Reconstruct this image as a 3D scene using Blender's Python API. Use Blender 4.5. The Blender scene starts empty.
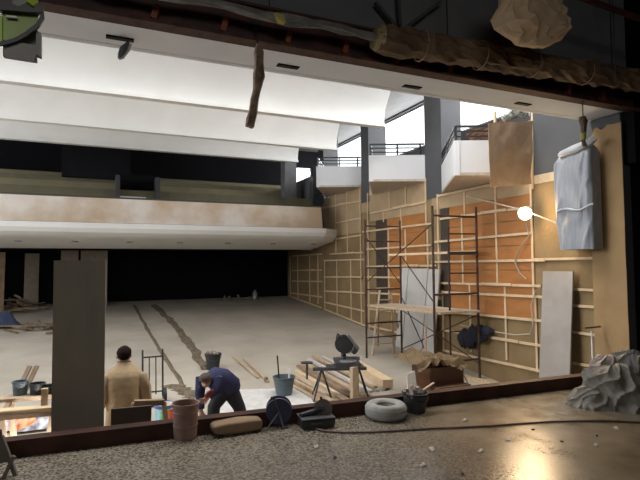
import bpy, bmesh, math, random
from mathutils import Vector, Matrix, noise
random.seed(7)
SC = bpy.context.scene
COL = SC.collection
PI = math.pi
# ------------------------------------------------------------------ camera
F = 500.0; EYE = 1.7
YAW, PIT, ROLL = math.radians(23.75), math.radians(2.85), math.radians(-0.42)
FW = Vector((math.sin(YAW)*math.cos(PIT), math.cos(YAW)*math.cos(PIT), math.sin(PIT)))
_r = Vector((math.cos(YAW), -math.sin(YAW), 0)); _u = _r.cross(FW)
RT = math.cos(ROLL)*_r + math.sin(ROLL)*_u
UP = -math.sin(ROLL)*_r + math.cos(ROLL)*_u
cd = bpy.data.cameras.new('camera'); cam = bpy.data.objects.new('camera', cd); COL.objects.link(cam)
cd.sensor_width = 36.0; cd.lens = 36.0*F/640.0; cd.clip_start = 0.05; cd.clip_end = 200
cam.matrix_world = Matrix(((RT.x, UP.x, -FW.x, 0), (RT.y, UP.y, -FW.y, 0), (RT.z, UP.z, -FW.z, EYE), (0, 0, 0, 1)))
SC.camera = cam
# ------------------------------------------------------------------ world, light, exposure
SC.view_settings.view_transform = 'Standard'; SC.view_settings.look = 'None'
SC.view_settings.gamma = 1.0; SC.view_settings.use_curve_mapping = False
SC.view_settings.exposure = 0.0
W = bpy.data.worlds.new('sky'); SC.world = W; W.use_nodes = True
W.node_tree.nodes['Background'].inputs[0].default_value = (0.9, 0.95, 1.0, 1)
W.node_tree.nodes['Background'].inputs[1].default_value = 2.5
def area(name, loc, rot, sx, sy, power, color):
    l = bpy.data.lights.new(name, 'AREA'); l.shape = 'RECTANGLE'; l.size = sx; l.size_y = sy
    l.energy = power; l.color = color
    o = bpy.data.objects.new(name, l); COL.objects.link(o); o.location = loc; o.rotation_euler = rot
    return o
area('daylight_right', (10.1, 13.0, 6.3), (0, math.radians(62), 0), 1.5, 15.0, 1500, (0.95, 0.97, 1.0))
area('fill_left', (-9.6, 13.0, 4.6), (0, math.radians(-86), 0), 4.4, 15.0, 1350, (0.95, 0.97, 1.0))  # added fill from the unseen left side
area('fill_overhead', (2.0, 7.4, 7.3), (math.radians(12), 0, 0), 11.0, 1.8, 820, (1.0, 0.985, 0.96))  # hidden fill added above the hall front to brighten baffles and floor
area('fill_stage', (-1.0, -5.5, 5.0), (math.radians(62), 0, 0), 5.0, 2.0, 150, (1.0, 0.97, 0.92))  # soft fill added behind the camera, no window there

# ------------------------------------------------------------------ helpers
def at(px, py, ax, v):
    """point of a real plane (ax = v) on which the thing stands"""
    d = FW + RT*((px-320)/F) + UP*((240-py)/F); i = 'xyz'.index(ax)
    t = (v - (0, 0, EYE)[i])/d[i]
    return Vector((0, 0, EYE)) + d*t
def fz(y): return -1.1 + 0.086*(y-5.0)
def atf(px, py):
    d = FW + RT*((px-320)/F) + UP*((240-py)/F)
    t = (-1.1-0.43-EYE)/(d.z-0.086*d.y)
    return Vector((0, 0, EYE)) + d*t
def V(*a): return Vector(a)

MATS = {}
def mat(name, col, rough=0.7, col2=None, scale=8.0, bump=0.0, bscale=None, metal=0.0, detail=4.0, emit=None, estr=0.0,
        stretch=None, trans=0.0, alpha=1.0, lo=0.35, hi=0.65, spec=0.5):
    if name in MATS: return MATS[name]
    m = bpy.data.materials.new(name); m.use_nodes = True; MATS[name] = m
    nt = m.node_tree; N = nt.nodes; L = nt.links; b = N['Principled BSDF']
    b.inputs['Roughness'].default_value = rough; b.inputs['Metallic'].default_value = metal
    b.inputs['Specular IOR Level'].default_value = spec
    b.inputs['Alpha'].default_value = alpha; b.inputs['Transmission Weight'].default_value = trans
    tc = N.new('ShaderNodeTexCoord'); mp = N.new('ShaderNodeMapping')
    L.new(tc.outputs['Object'], mp.inputs[0])
    if stretch: mp.inputs['Scale'].default_value = stretch
    nz = N.new('ShaderNodeTexNoise'); nz.inputs['Scale'].default_value = scale; nz.inputs['Detail'].default_value = detail
    L.new(mp.outputs[0], nz.inputs['Vector'])
    r = N.new('ShaderNodeValToRGB'); L.new(nz.outputs['Fac'], r.inputs[0])
    r.color_ramp.elements[0].position = lo; r.color_ramp.elements[1].position = hi
    c2 = col2 or tuple(c*0.82 for c in col)
    r.color_ramp.elements[0].color = (*c2, 1); r.color_ramp.elements[1].color = (*col, 1)
    L.new(r.outputs[0], b.inputs['Base Color'])
    if bump:
        n2 = N.new('ShaderNodeTexNoise'); n2.inputs['Scale'].default_value = bscale or scale*2; n2.inputs['Detail'].default_value = 3
        L.new(mp.outputs[0], n2.inputs['Vector'])
        bp = N.new('ShaderNodeBump'); bp.inputs['Strength'].default_value = bump; bp.inputs['Distance'].default_value = 0.03
        L.new(n2.outputs['Fac'], bp.inputs['Height']); L.new(bp.outputs[0], b.inputs['Normal'])
    if emit:
        b.inputs['Emission Color'].default_value = (*emit, 1); b.inputs['Emission Strength'].default_value = estr
    return m

class MB:
    def __init__(s): s.bm = bmesh.new()
    def box(s, c, size, rot=None, bev=0.0):
        c = Vector(c); M = Matrix.Translation(c)
        if rot is not None:
            M = M @ (rot.to_4x4() if isinstance(rot, Matrix) else Matrix.Rotation(rot, 4, 'Z'))
        r = bmesh.ops.create_cube(s.bm, size=1.0)
        bmesh.ops.scale(s.bm, vec=size, verts=r['verts'])
        if bev:
            es = list({e for v in r['verts'] for e in v.link_edges})
            q = bmesh.ops.bevel(s.bm, geom=es, offset=bev, segments=2, affect='EDGES')
            vs = list({v for f in q['faces'] for v in f.verts} | {v for v in r['verts'] if v.is_valid})
        else: vs = r['verts']
        bmesh.ops.transform(s.bm, matrix=M, verts=vs)
        return s
    def mm(s, a, b, bev=0.0):
        a = Vector(a); b = Vector(b)
        return s.box((a+b)/2, [abs(x) for x in (b-a)], None, bev)
    def bar(s, a, b, w, h, upv=(0, 0, 1)):
        """rectangular bar from a to b"""
        a = Vector(a); b = Vector(b); d = (b-a); n = d.length; x = d/n; u = Vector(upv)
        if abs(x.dot(u)) > 0.95: u = Vector((0, 1, 0)) if abs(x.y) < 0.9 else Vector((1, 0, 0))
        y = u.cross(x).normalized(); z = x.cross(y)
        R = Matrix((x, y, z)).transposed()
        return s.box((a+b)/2, (n, w, h), R)
    def tube(s, pts, rad, n=8, jit=0.0, cap=True, flat=1.0, seed=0.0):
        pts = [Vector(p) for p in pts]; k = len(pts)
        rad = rad if isinstance(rad, (list, tuple)) else [rad]*k
        rings = []; pu = None
        for i, p in enumerate(pts):
            t = (pts[min(i+1, k-1)]-pts[max(i-1, 0)]).normalized()
            u = pu if pu else (Vector((0, 0, 1)) if abs(t.z) < 0.9 else Vector((1, 0, 0)))
            u = (u - t*u.dot(t)).normalized(); pu = u; w = t.cross(u)
            ring = []
            for j in range(n):
                a = 2*PI*j/n; rr = rad[i]
                if jit: rr *= 1+jit*noise.noise(Vector((math.cos(a)*2+seed, math.sin(a)*2, i*0.9+seed)))*1.6
                ring.append(s.bm.verts.new(p + u*(math.cos(a)*rr*flat) + w*(math.sin(a)*rr)))
            rings.append(ring)
        for i in range(k-1):
            for j in range(n):
                s.bm.faces.new((rings[i][j], rings[i][(j+1) % n], rings[i+1][(j+1) % n], rings[i+1][j]))
        if cap:
            s.bm.faces.new(rings[0][::-1]); s.bm.faces.new(rings[-1])
        return s
    def lathe(s, c, prof, n=28, axis=None, close=False):
        c = Vector(c); rings = []
        R = axis if axis is not None else Matrix.Identity(3)
        for (r, z) in prof:
            rings.append([s.bm.verts.new(c + R @ Vector((math.cos(2*PI*j/n)*r, math.sin(2*PI*j/n)*r, z))) for j in range(n)])
        m = len(rings)
        for i in range(m if close else m-1):
            for j in range(n):
                s.bm.faces.new((rings[i][j], rings[i][(j+1) % n], rings[(i+1) % m][(j+1) % n], rings[(i+1) % m][j]))
        if not close:
            s.bm.faces.new(rings[0][::-1]); s.bm.faces.new(rings[-1])
        return s
    def prism(s, pts, d):
        """polygon extruded by vector d"""
        d = Vector(d); a = [s.bm.verts.new(Vector(p)) for p in pts]; b = [s.bm.verts.new(Vector(p)+d) for p in pts]
        s.bm.faces.new(a[::-1]); s.bm.faces.new(b); n = len(a)
        for i in range(n): s.bm.faces.new((a[i], a[(i+1) % n], b[(i+1) % n], b[i]))
        return s
    def grid(s, fn, nu, nv, thick=0.0):
        g = [[s.bm.verts.new(fn(i/nu, j/nv)) for j in range(nv+1)] for i in range(nu+1)]
        for i in range(nu):
            for j in range(nv): s.bm.faces.new((g[i][j], g[i+1][j], g[i+1][j+1], g[i][j+1]))
        if thick:
            s.bm.normal_update()
            bmesh.ops.solidify(s.bm, geom=s.bm.faces[:], thickness=thick)
        return s
    def build(s, name, m, parent=None, smooth=False):
        bmesh.ops.recalc_face_normals(s.bm, faces=s.bm.faces[:])
        me = bpy.data.meshes.new(name)
        off = Vector((0, 0, 0))
        if parent is not None:
            p = parent
            while p is not None: off += p.location; p = p.parent
        elif s.bm.verts:
            xs = [v.co for v in s.bm.verts]
            off = Vector(((min(v.x for v in xs)+max(v.x for v in xs))/2, (min(v.y for v in xs)+max(v.y for v in xs))/2, min(v.z for v in xs)))
        bmesh.ops.translate(s.bm, vec=-off, verts=s.bm.verts[:])
        s.bm.to_mesh(me); s.bm.free()
        if m: me.materials.append(m)
        if smooth:
            for p in me.polygons: p.use_smooth = True
            try: me.set_sharp_from_angle(angle=math.radians(40))
            except Exception: pass
        o = bpy.data.objects.new(name, me); COL.objects.link(o)
        if parent is not None: o.parent = parent
        else: o.location = off
        return o
def tag(o, label=None, cat=None, group=None, kind=None):
    if label: o['label'] = label
    if cat: o['category'] = cat
    if group: o['group'] = group
    if kind: o['kind'] = kind
    return o
def thing(name, loc, label, cat, group=None):
    o = bpy.data.objects.new(name, None); COL.objects.link(o); o.location = loc; o.empty_display_size = 0.1
    return tag(o, label, cat, group)
def struct(name, mb, m, label=None, smooth=False, cat='structure'):
    return tag(mb.build(name, m, None, smooth), label or name.replace('_', ' '), cat, None, 'structure')
def copy_tree(o, parent=None):
    c = o.copy(); COL.objects.link(c); c.parent = parent
    for ch in list(o.children): copy_tree(ch, c)
    return c
def skin(name, verts, edges, m, parent, root, sub=2):
    names = list(verts); off = Vector((0, 0, 0)); p = parent
    while p is not None: off += p.location; p = p.parent
    me = bpy.data.meshes.new(name)
    me.from_pydata([Vector(verts[k][0])-off for k in names], [(names.index(a), names.index(b)) for a, b in edges], [])
    o = bpy.data.objects.new(name, me); COL.objects.link(o); o.parent = parent; me.materials.append(m)
    o.modifiers.new('skin', 'SKIN')
    if not me.skin_vertices:
        me.attributes  # touch
    lay = me.skin_vertices[0].data if me.skin_vertices else None
    if lay is None:
        bm = bmesh.new(); bm.from_mesh(me); bm.verts.layers.skin.verify(); bm.to_mesh(me); bm.free()
        lay = me.skin_vertices[0].data
    for i, k in enumerate(names):
        r = verts[k][1]; lay[i].radius = (r, r) if not isinstance(r, tuple) else r
        lay[i].use_root = (k == root)
    s = o.modifiers.new('sub', 'SUBSURF'); s.levels = sub; s.render_levels = sub
    o.modifiers['skin'].use_smooth_shade = True
    return o

# ------------------------------------------------------------------ materials
M_concrete = mat('hall_concrete', (0.46, 0.41, 0.34), 0.75, (0.36, 0.32, 0.26), 0.9, 0.15, 9, detail=8)
M_black = mat('black_paint', (0.008, 0.008, 0.009), 0.95, spec=0.05)
M_darkgrey = mat('dark_grey_paint', (0.075, 0.077, 0.082), 0.8, (0.066, 0.067, 0.071), 1.5)
M_white = mat('white_plaster', (0.80, 0.79, 0.76), 0.85, (0.76, 0.75, 0.72), 1.5)
M_soffit = mat('grey_plaster', (0.70, 0.735, 0.78), 0.85, (0.65, 0.685, 0.73), 1.8)
M_box = mat('box_plaster', (0.66, 0.66, 0.67), 0.8, (0.62, 0.62, 0.63), 1.5)
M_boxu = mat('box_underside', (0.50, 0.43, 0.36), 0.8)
M_olive = mat('bare_wall_coat', (0.27, 0.185, 0.088), 0.85, (0.21, 0.142, 0.066), 2.0, 0.2, 14, detail=6)
M_tan = mat('tan_backing_board', (0.42, 0.30, 0.175), 0.8, (0.36, 0.255, 0.145), 2.5)
M_card = mat('cardboard', (0.34, 0.22, 0.105), 0.8, (0.29, 0.185, 0.085), 2.5, 0.1, 5)
M_kraft = mat('kraft_paper', (0.34, 0.235, 0.145), 0.7, (0.27, 0.18, 0.11), 4, 0.35, 9)
M_kraftd = mat('dusty_kraft_paper', (0.17, 0.11, 0.06), 0.75, (0.08, 0.052, 0.03), 3, 0.6, 8)
M_lath = mat('pine_lath', (0.66, 0.50, 0.32), 0.65, (0.56, 0.41, 0.25), 5, stretch=(1, 1, 1))
M_wood = mat('raw_timber', (0.50, 0.38, 0.26), 0.7, (0.38, 0.28, 0.18), 6, stretch=(4, 1, 1))
M_woodd = mat('aged_timber', (0.30, 0.20, 0.12), 0.7, (0.20, 0.13, 0.08), 6)
M_kerb = mat('dark_varnished_beam', (0.055, 0.021, 0.013), 0.6, (0.026, 0.011, 0.008), 4, 0.1, spec=.2)
M_rust = mat('rusty_steel', (0.085, 0.045, 0.035), 0.7, (0.045, 0.022, 0.018), 7, metal=0.3)
M_redsteel = mat('dark_red_steel', (0.07, 0.018, 0.014), 0.6, (0.025, 0.010, 0.009), 5)
M_steel = mat('dark_steel', (0.10, 0.10, 0.105), 0.5, metal=0.6)
M_blacksteel = mat('black_steel', (0.02, 0.02, 0.022), 0.45)
M_galv = mat('grey_metal', (0.32, 0.32, 0.33), 0.45, metal=0.6)
M_rubber = mat('grey_rubber', (0.34, 0.33, 0.31), 0.8, (0.24, 0.235, 0.22), 6)
M_blackplastic = mat('black_plastic', (0.025, 0.027, 0.03), 0.55, (0.018, 0.02, 0.022), 5)
M_bluegrey = mat('bluegrey_plastic', (0.10, 0.13, 0.15), 0.55)
M_board = mat('grey_primed_board', (0.52, 0.47, 0.43), 0.7, (0.46, 0.42, 0.38), 1.5)
M_panel = mat('brown_grey_board', (0.23, 0.20, 0.155), 0.75, (0.20, 0.175, 0.135), 2, stretch=(3, 1, 1))
M_tarp = mat('grey_tarpaulin', (0.21, 0.19, 0.16), 0.75, (0.11, 0.10, 0.085), 4, 0.5, 9)
M_rag = mat('pale_pink_rag', (0.36, 0.29, 0.25), 0.8, (0.26, 0.21, 0.18), 4)
M_rubble = mat('brown_rubble', (0.26, 0.19, 0.12), 0.9, (0.13, 0.095, 0.06), 9, 0.5, 20)
M_skin = mat('skin', (0.42, 0.24, 0.17), 0.55)
M_hair = mat('dark_hair', (0.016, 0.010, 0.008), 0.9, spec=0.1)
M_coat = mat('beige_work_coat', (0.42, 0.30, 0.17), 0.85, (0.36, 0.255, 0.145), 6, 0.3, 12)
M_blue = mat('navy_jumper', (0.022, 0.024, 0.085), 0.85, (0.016, 0.018, 0.06), 8, 0.3, 14)
M_trous = mat('black_trousers', (0.018, 0.018, 0.022), 0.85)

# ply with board seams
def ply_mat():
    m = mat('orange_plywood', (0.40, 0.165, 0.042), 0.6, (0.31, 0.118, 0.028), 1.6, stretch=(1, 1, 3), detail=6)
    return m
M_ply = ply_mat()
# stage floor: speckled grit, dusty, worn smoother to the right
def stage_mat():
    m = bpy.data.materials.new('gritty_stage_floor'); m.use_nodes = True; nt = m.node_tree; N = nt.nodes; L = nt.links; b = N['Principled BSDF']
    tc = N.new('ShaderNodeTexCoord')
    def nz(s, d=4):
        n = N.new('ShaderNodeTexNoise'); n.inputs['Scale'].default_value = s; n.inputs['Detail'].default_value = d
        L.new(tc.outputs['Object'], n.inputs['Vector']); return n
    def ramp(src, e):
        r = N.new('ShaderNodeValToRGB'); L.new(src, r.inputs[0])
        r.color_ramp.elements[0].position = e[0][0]; r.color_ramp.elements[0].color = (*e[0][1], 1)
        r.color_ramp.elements[1].position = e[1][0]; r.color_ramp.elements[1].color = (*e[1][1], 1)
        return r
    sp = ramp(nz(48, 7).outputs['Fac'], ((0.40, (0.085, 0.072, 0.056)), (0.62, (0.30, 0.26, 0.20))))
    sm = ramp(nz(2.2, 6).outputs['Fac'], ((0.35, (0.155, 0.12, 0.08)), (0.7, (0.27, 0.215, 0.15))))
    sx = N.new('ShaderNodeSeparateXYZ'); L.new(tc.outputs['Object'], sx.inputs[0])
    n3 = nz(1.3, 5)
    a = N.new('ShaderNodeMath'); a.operation = 'MULTIPLY_ADD'; L.new(n3.outputs['Fac'], a.inputs[0]); a.inputs[1].default_value = 1.6
    L.new(sx.outputs['X'], a.inputs[2])
    mr = N.new('ShaderNodeMapRange'); L.new(a.outputs[0], mr.inputs['Value'])
    mr.inputs['From Min'].default_value = STAGE_X0; mr.inputs['From Max'].default_value = STAGE_X0+1.6
    mx = N.new('ShaderNodeMix'); mx.data_type = 'RGBA'; L.new(mr.outputs['Result'], mx.inputs['Factor'])
    L.new(sp.outputs[0], mx.inputs[6]); L.new(sm.outputs[0], mx.inputs[7]); L.new(mx.outputs[2], b.inputs['Base Color'])
    rr = N.new('ShaderNodeMapRange'); L.new(nz(7, 4).outputs['Fac'], rr.inputs['Value'])
    rr.inputs['From Min'].default_value = .3; rr.inputs['From Max'].default_value = .7
    rr.inputs['To Min'].default_value = 0.12; rr.inputs['To Max'].default_value = 0.26; b.inputs['Specular IOR Level'].default_value = 0.9
    L.new(rr.outputs['Result'], b.inputs['Roughness'])
    bp = N.new('ShaderNodeBump'); bp.inputs['Strength'].default_value = 0.25; bp.inputs['Distance'].default_value = 0.01
    L.new(nz(40, 3).outputs['Fac'], bp.inputs['Height']); L.new(bp.outputs[0], b.inputs['Normal'])
    return m
STAGE_X0 = 1.6
M_stage = stage_mat()
def balcony_mat():
    m = bpy.data.materials.new('stained_balcony_front'); m.use_nodes = True; nt = m.node_tree; N = nt.nodes; L = nt.links; b = N['Principled BSDF']
    b.inputs['Roughness'].default_value = 0.6
    tc = N.new('ShaderNodeTexCoord'); n = N.new('ShaderNodeTexNoise'); n.inputs['Scale'].default_value = 0.8; n.inputs['Detail'].default_value = 6
    L.new(tc.outputs['Object'], n.inputs['Vector']); r = N.new('ShaderNodeValToRGB'); L.new(n.outputs['Fac'], r.inputs[0])
    r.color_ramp.elements[0].position = .40; r.color_ramp.elements[0].color = (.47, .35, .24, 1)
    r.color_ramp.elements[1].position = .60; r.color_ramp.elements[1].color = (.64, .58, .52, 1)
    L.new(r.outputs[0], b.inputs['Base Color']); return m
M_balc = balcony_mat()

# ------------------------------------------------------------------ the setting
XW = 7.8
struct('floor', MB().prism([V(-8, 5.5, fz(5.5)), V(10, 5.5, fz(5.5)), V(10, 21.6, fz(21.6)), V(-8, 21.6, fz(21.6))], (0, 0, -0.3)), M_concrete, 'pale raked concrete floor of the hall')
struct('floor_stage', MB().mm((-9, -7, -0.3), (12, 5.30, 0)), M_stage, 'gritty grey brown stage floor')
struct('wall_stage_front', MB().mm((-9, 5.30, -1.6), (12, 5.42, 0)), M_kerb, 'dark front face of the stage')
w = MB(); w.mm((-8, 21.4, -0.5), (8.2, 21.7, 7.2)); w.mm((8.2, 21.4, -0.5), (10, 21.7, 5.35)); w.mm((8.2, 21.4, 6.25), (10, 21.7, 7.2)); w.mm((9.05, 21.4, 5.35), (10, 21.7, 6.25))
struct('wall_back', w, M_black, 'black back wall of the hall')
struct('wall_left', MB().mm((-8.2, 5.4, -1.6), (-7.8, 21.6, 2.4)), M_darkgrey, 'left wall of the hall')
# right wall: tan upper band, olive lower band, as one wall of two coats
w = MB()
w.mm((XW, 5.42, -1.6), (XW+.25, 21.6, 3.38)); struct('wall_right', w, M_olive, 'bare brown right wall of the hall')
w = MB()
w.mm((XW, 5.42, 3.38), (XW+.25, 7.30, 7.0)); struct('wall_right_upper', w, M_darkgrey, 'dark grey upper wall right of the boxes')
# gallery slab behind the boxes, stepping down towards the stage
w = MB()
for (y0, y1, z) in ((7.3, 10.5, 3.42), (10.5, 14.0, 3.84), (14.0, 17.5, 4.20), (17.5, 21.4, 4.5)):
    w.mm((XW+.2, y0, 3.38), (9.55, y1, z))
struct('floor_gallery', w, M_darkgrey, 'gallery slab above the right wall')
struct('wall_gallery', MB().mm((9.6, 5.4, 3.0), (9.8, 21.6, 5.53)), M_darkgrey, 'grey parapet wall below the gallery windows')
w = MB()
w.mm((9.55, 5.4, 6.95), (9.85, 21.6, 7.3))
struct('trim_1', w, M_darkgrey, 'lintel above the gallery windows')
M_roof = mat('grey_boarded_ceiling', (0.11, 0.105, 0.10), 0.8, (0.07, 0.067, 0.063), 4, stretch=(6, 0.4, 1))
w = MB(); w.mm((-8.2, 8.6, 7.0), (10, 21.7, 7.25)); w.mm((-8.2, 5.4, 7.0), (-4, 8.6, 7.25)); w.mm((8, 5.4, 7.0), (10, 8.6, 7.25)); w.mm((-4, 5.4, 7.0), (8, 6.2, 7.25))
struct('ceiling', w, M_roof, 'grey boarded roof of the hall')
struct('wall_gallery_end', MB().mm((XW, 5.2, 3.3), (10, 5.42, 7.2)), M_black)
# gallery windows; the left band and the skylight are added for light
M_glass = bpy.data.materials.new('window_glass'); M_glass.use_nodes = True
_n = M_glass.node_tree.nodes; _l = M_glass.node_tree.links
_t = _n.new('ShaderNodeBsdfTransparent'); _g = _n.new('ShaderNodeBsdfGlossy'); _g.inputs['Roughness'].default_value = .05
_m = _n.new('ShaderNodeMixShader'); _m.inputs[0].default_value = .06
_l.new(_t.outputs[0], _m.inputs[1]); _l.new(_g.outputs[0], _m.inputs[2]); _l.new(_m.outputs[0], _n['Material Output'].inputs[0])
M_frame = mat('grey_window_frame', (0.36, 0.36, 0.37), 0.6)
def window(name, lab, x, y0, y1, z0, z1, n):
    e = thing(name, (x, (y0+y1)/2, z0), lab, 'window'); e['kind'] = 'structure'
    f = MB()
    for k in range(n+1):
        y = y0+(y1-y0)*k/n; f.mm((x-.04, y-.04, z0), (x+.04, y+.04, z1))
    f.mm((x-.05, y0, z0), (x+.05, y1, z0+.06)); f.mm((x-.05, y0, z1-.06), (x+.05, y1, z1))
    f.build('window_frame', M_frame, e)
    MB().mm((x-.006, y0, z0+.05), (x+.006, y1, z1-.05)).build('window_pane', M_glass, e)
for i, (y0, y1) in enumerate(((5.6, 9.0), (9.0, 12.5), (12.5, 16.0), (16.0, 21.2))):
    window('window_%d' % (i+1), 'bright gallery window %s' % ('hidden nearest the stage', 'above the nearest white box', 'above the middle white box', 'furthest from the stage')[i], 9.7, y0, y1, 5.53, 6.95, 1)
window('window_5', 'added unseen window band of the left wall', -8.0, 5.6, 21.2, 2.4, 7.0, 8)  # unseen, made tall so fill reaches soffit, floor and right wall
e = thing('window_6', (2, 7.4, 7.0), 'added skylight for fill light over the front of the hall', 'window'); e['kind'] = 'structure'  # roof opening added to carry the overhead fill
f = MB()
for k in range(7): f.mm((-4+2*k-.05, 6.2, 7.0), (-4+2*k+.05, 8.6, 7.1))
f.build('window_frame', M_frame, e); MB().mm((-4, 6.2, 7.1), (8, 8.6, 7.12)).build('window_pane', M_glass, e)
e = thing('window_7', (8.6, 21.5, 5.35), 'small bright window high in the far wall beyond the balcony column', 'window'); e['kind'] = 'structure'
f = MB()
for x in (8.22, 9.03): f.mm((x-.03, 21.5, 5.35), (x+.03, 21.56, 6.25))
f.build('window_frame', M_frame, e); MB().mm((8.2, 21.52, 5.36), (9.05, 21.53, 6.24)).build('window_pane', M_glass, e)
# columns along the gallery
for i, y in enumerate((10.3, 13.8, 17.3)):
    struct('column_%s' % 'abc'[i] if False else ('column' if i == 0 else 'column.%03d' % i), MB().mm((XW-.02, y-.2*(i == 0), (3.38, 3.7, 4.0)[i]), (8.4, y+.5, 7.0)), M_darkgrey,
           ('square grey column left of the nearest white box', 'square grey column between the two far white boxes', 'square grey column beyond the furthest box')[i], cat='column')
struct('column.003', MB().mm((6.07, 16.9, 3.5), (6.52, 17.35, 6.9)), mat('balcony_column', (.13, .13, .135), .8), 'grey column standing on the balcony behind its front', cat='column')
# curved ceiling baffles
def baffle(yb, zb, x0, x1, lab, k):
    pr = [(0, 0), (.03, .12), (-.03, .38), (-.15, .58), (-.30, .78), (-.55, 1.02), (-.95, 1.26), (-1.5, 1.45), (-2.2, 1.6)]
    pr = [(yb+a*(1 if k == 0 else .8), min(zb+b*(1 if k < 2 else .85), 6.95)) for a, b in pr]
    back = [(yy+.10, zz+.06) for yy, zz in pr[::-1]]
    back[-1] = (yb+.14, zb+.0)
    m = MB().prism([V(x0, a, b) for a, b in pr+back], (x1-x0, 0, 0))
    # lip
    m.mm((x0, yb-.035, zb-.03), (x1, yb+.16, zb+.035))
    o = m.build('ceiling_baffle', M_white, None, True)
    tag(o, lab, 'ceiling panel', 'curved white ceiling baffles', 'structure')
    return o
baffle(10.3, 5.05, -7.7, 6.27, 'nearest and largest curved white ceiling baffle', 0)
baffle(13.1, 5.09, -7.7, 6.33, 'middle curved white ceiling baffle', 1)
baffle(16.2, 5.33, -7.7, 6.31, 'furthest curved white ceiling baffle, above the balcony', 2)
# soffit of the proscenium
struct('ceiling_soffit', MB().mm((-8, 5.3, 4.165), (XW, 5.98, 4.30)), M_soffit, 'pale grey soffit behind the stage opening')
struct('wall_header', MB().mm((-8, 5.30, 4.30), (11.8, 5.335, 7.2)), mat('grey_fire_curtain', (.15, .152, .16), .85, (.125, .127, .135), 1.2), 'dark raised curtain wall above the stage opening')
struct('ceiling_front', MB().mm((-8, 5.9, 4.16), (XW, 5.98, 5.1)), M_soffit)
# stage house (behind and beside the camera)
w = MB(); w.mm((7.95, 5.34, -0.3), (12, 5.42, 7.6)); w.mm((-9, 5.34, -0.3), (-7.8, 5.42, 7.6))
struct('wall_proscenium', w, M_black, 'black wall right of the stage opening')
struct('wall_stage_right', MB().mm((11.9, -7, 0), (12.1, 5.4, 7.6)), M_black)
struct('wall_stage_left', MB().mm((-9.1, -7, 0), (-8.9, 5.4, 7.6)), M_black)
struct('wall_stage_back', MB().mm((-9, -7.1, 0), (12, -6.9, 7.6)), M_darkgrey)
struct('ceiling_stage', MB().mm((-9, -7, 7.5), (12, 5.42, 7.7)), M_black)
# pier wrapped in cardboard
p = thing('wall_pier', (8.0, 5.65, 0), 'brown cardboard covered pier at the right end of the stage opening', 'pier'); p['kind'] = 'structure'
MB().mm((7.74, 5.40, -1.2), (8.2, 5.93, 4.15)).build('pier_core', M_darkgrey, p)
def cardf(u, v):
    y = 5.36+u*.60; z = -.2+v*4.18
    if v == 1: z += .10*noise.noise(V(u*9, 2, 1))-.12*(u > .8)
    return V(7.715+.012*noise.noise(V(y*3, z*1.3, 4)), y, z)
MB().grid(cardf, 10, 24, .01).build('cardboard_cover', M_card, p)
MB().mm((7.705, 5.36, 3.86), (7.712, 5.9, 3.99)).build('torn_edge', M_rag, p) if False else None
# the dark kerb beam on the stage edge
k0, k1 = V(-4.0, 5.52, 0), V(7.7, 4.90, 0)
b = MB(); b.bar(k0+V(0, 0, .075), k1+V(0, 0, .075), .14, .15)
tag(b.build('edge_beam', M_kerb), 'long dark brown timber beam along the stage edge', 'beam')

# ------------------------------------------------------------------ balcony
prof = [(15.92, 3.69), (15.72, 3.69), (15.62, 2.98), (15.60, 2.92), (15.72, 2.68), (15.95, 2.55), (18.0, 2.29), (18.05, 2.29), (18.05, 2.45), (15.95, 2.75)]
bal = thing('balcony', (0, 16, 2.3), 'long balcony with stained curved front across the back of the hall', 'balcony'); bal['kind'] = 'structure'
MB().prism([V(-7.8, 15.92, 3.68), V(-7.8, 15.74, 3.68), V(-7.8, 15.62, 2.96), V(-7.8, 15.9, 2.96)], (14.78, 0, 0)).build('balcony_front', M_balc, bal)
MB().prism([V(-7.8, 15.60, 2.95), V(-7.8, 15.62, 2.80), V(-7.8, 15.70, 2.68), V(-7.8, 15.85, 2.60), V(-7.8, 16.05, 2.54), V(-7.8, 18.0, 2.29), V(-7.8, 18.05, 2.45), V(-7.8, 16.0, 2.95)], (14.9, 0, 0)).build('balcony_lower_edge', M_white, bal)
MB().prism([V(7.1, 15.64, 2.95), V(7.1, 15.70, 2.68), V(7.1, 16.05, 2.54), V(7.1, 18.0, 2.29), V(7.1, 18.0, 2.5), V(7.1, 16.0, 2.8)], (.68, .5, 0)).build('balcony_return', M_white, bal)
MB().mm((-7.8, 15.74, 3.68), (6.98, 15.94, 3.73)).build('coping', mat('dark_coping', (.06, .055, .045), .7), bal)
struct('ceiling_under_balcony', MB().mm((-7.8, 18.05, 2.32), (XW, 21.4, 2.6)), M_black, 'black ceiling under the balcony')
M_tier = mat('olive_carpet_step', (.135, .12, .07), .85, (.11, .098, .058), 2)
M_tier2 = mat('olive_riser_light', (.20, .17, .10), .85, (.17, .145, .085), 2)
st = [(16.4, 4.05), (17.4, 4.38), (18.4, 4.70), (19.4, 4.98)]
for i, (y, z) in enumerate(st):
    y1 = st[i+1][0] if i < 3 else 21.4
    struct('floor_tier' if i == 0 else 'floor_tier.%03d' % i, MB().mm((-7.8, y, 2.6), (6.9-.0*i, y1, z)), (M_tier, M_tier2)[i % 2], ('lowest', 'second', 'third', 'topmost')[i]+' olive seating step of the balcony')
struct('wall_balcony_side', MB().mm((6.9, 16.6, 2.7), (7.05, 21.4, 4.9)), M_darkgrey, 'dark side wall at the right end of the balcony')
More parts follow.
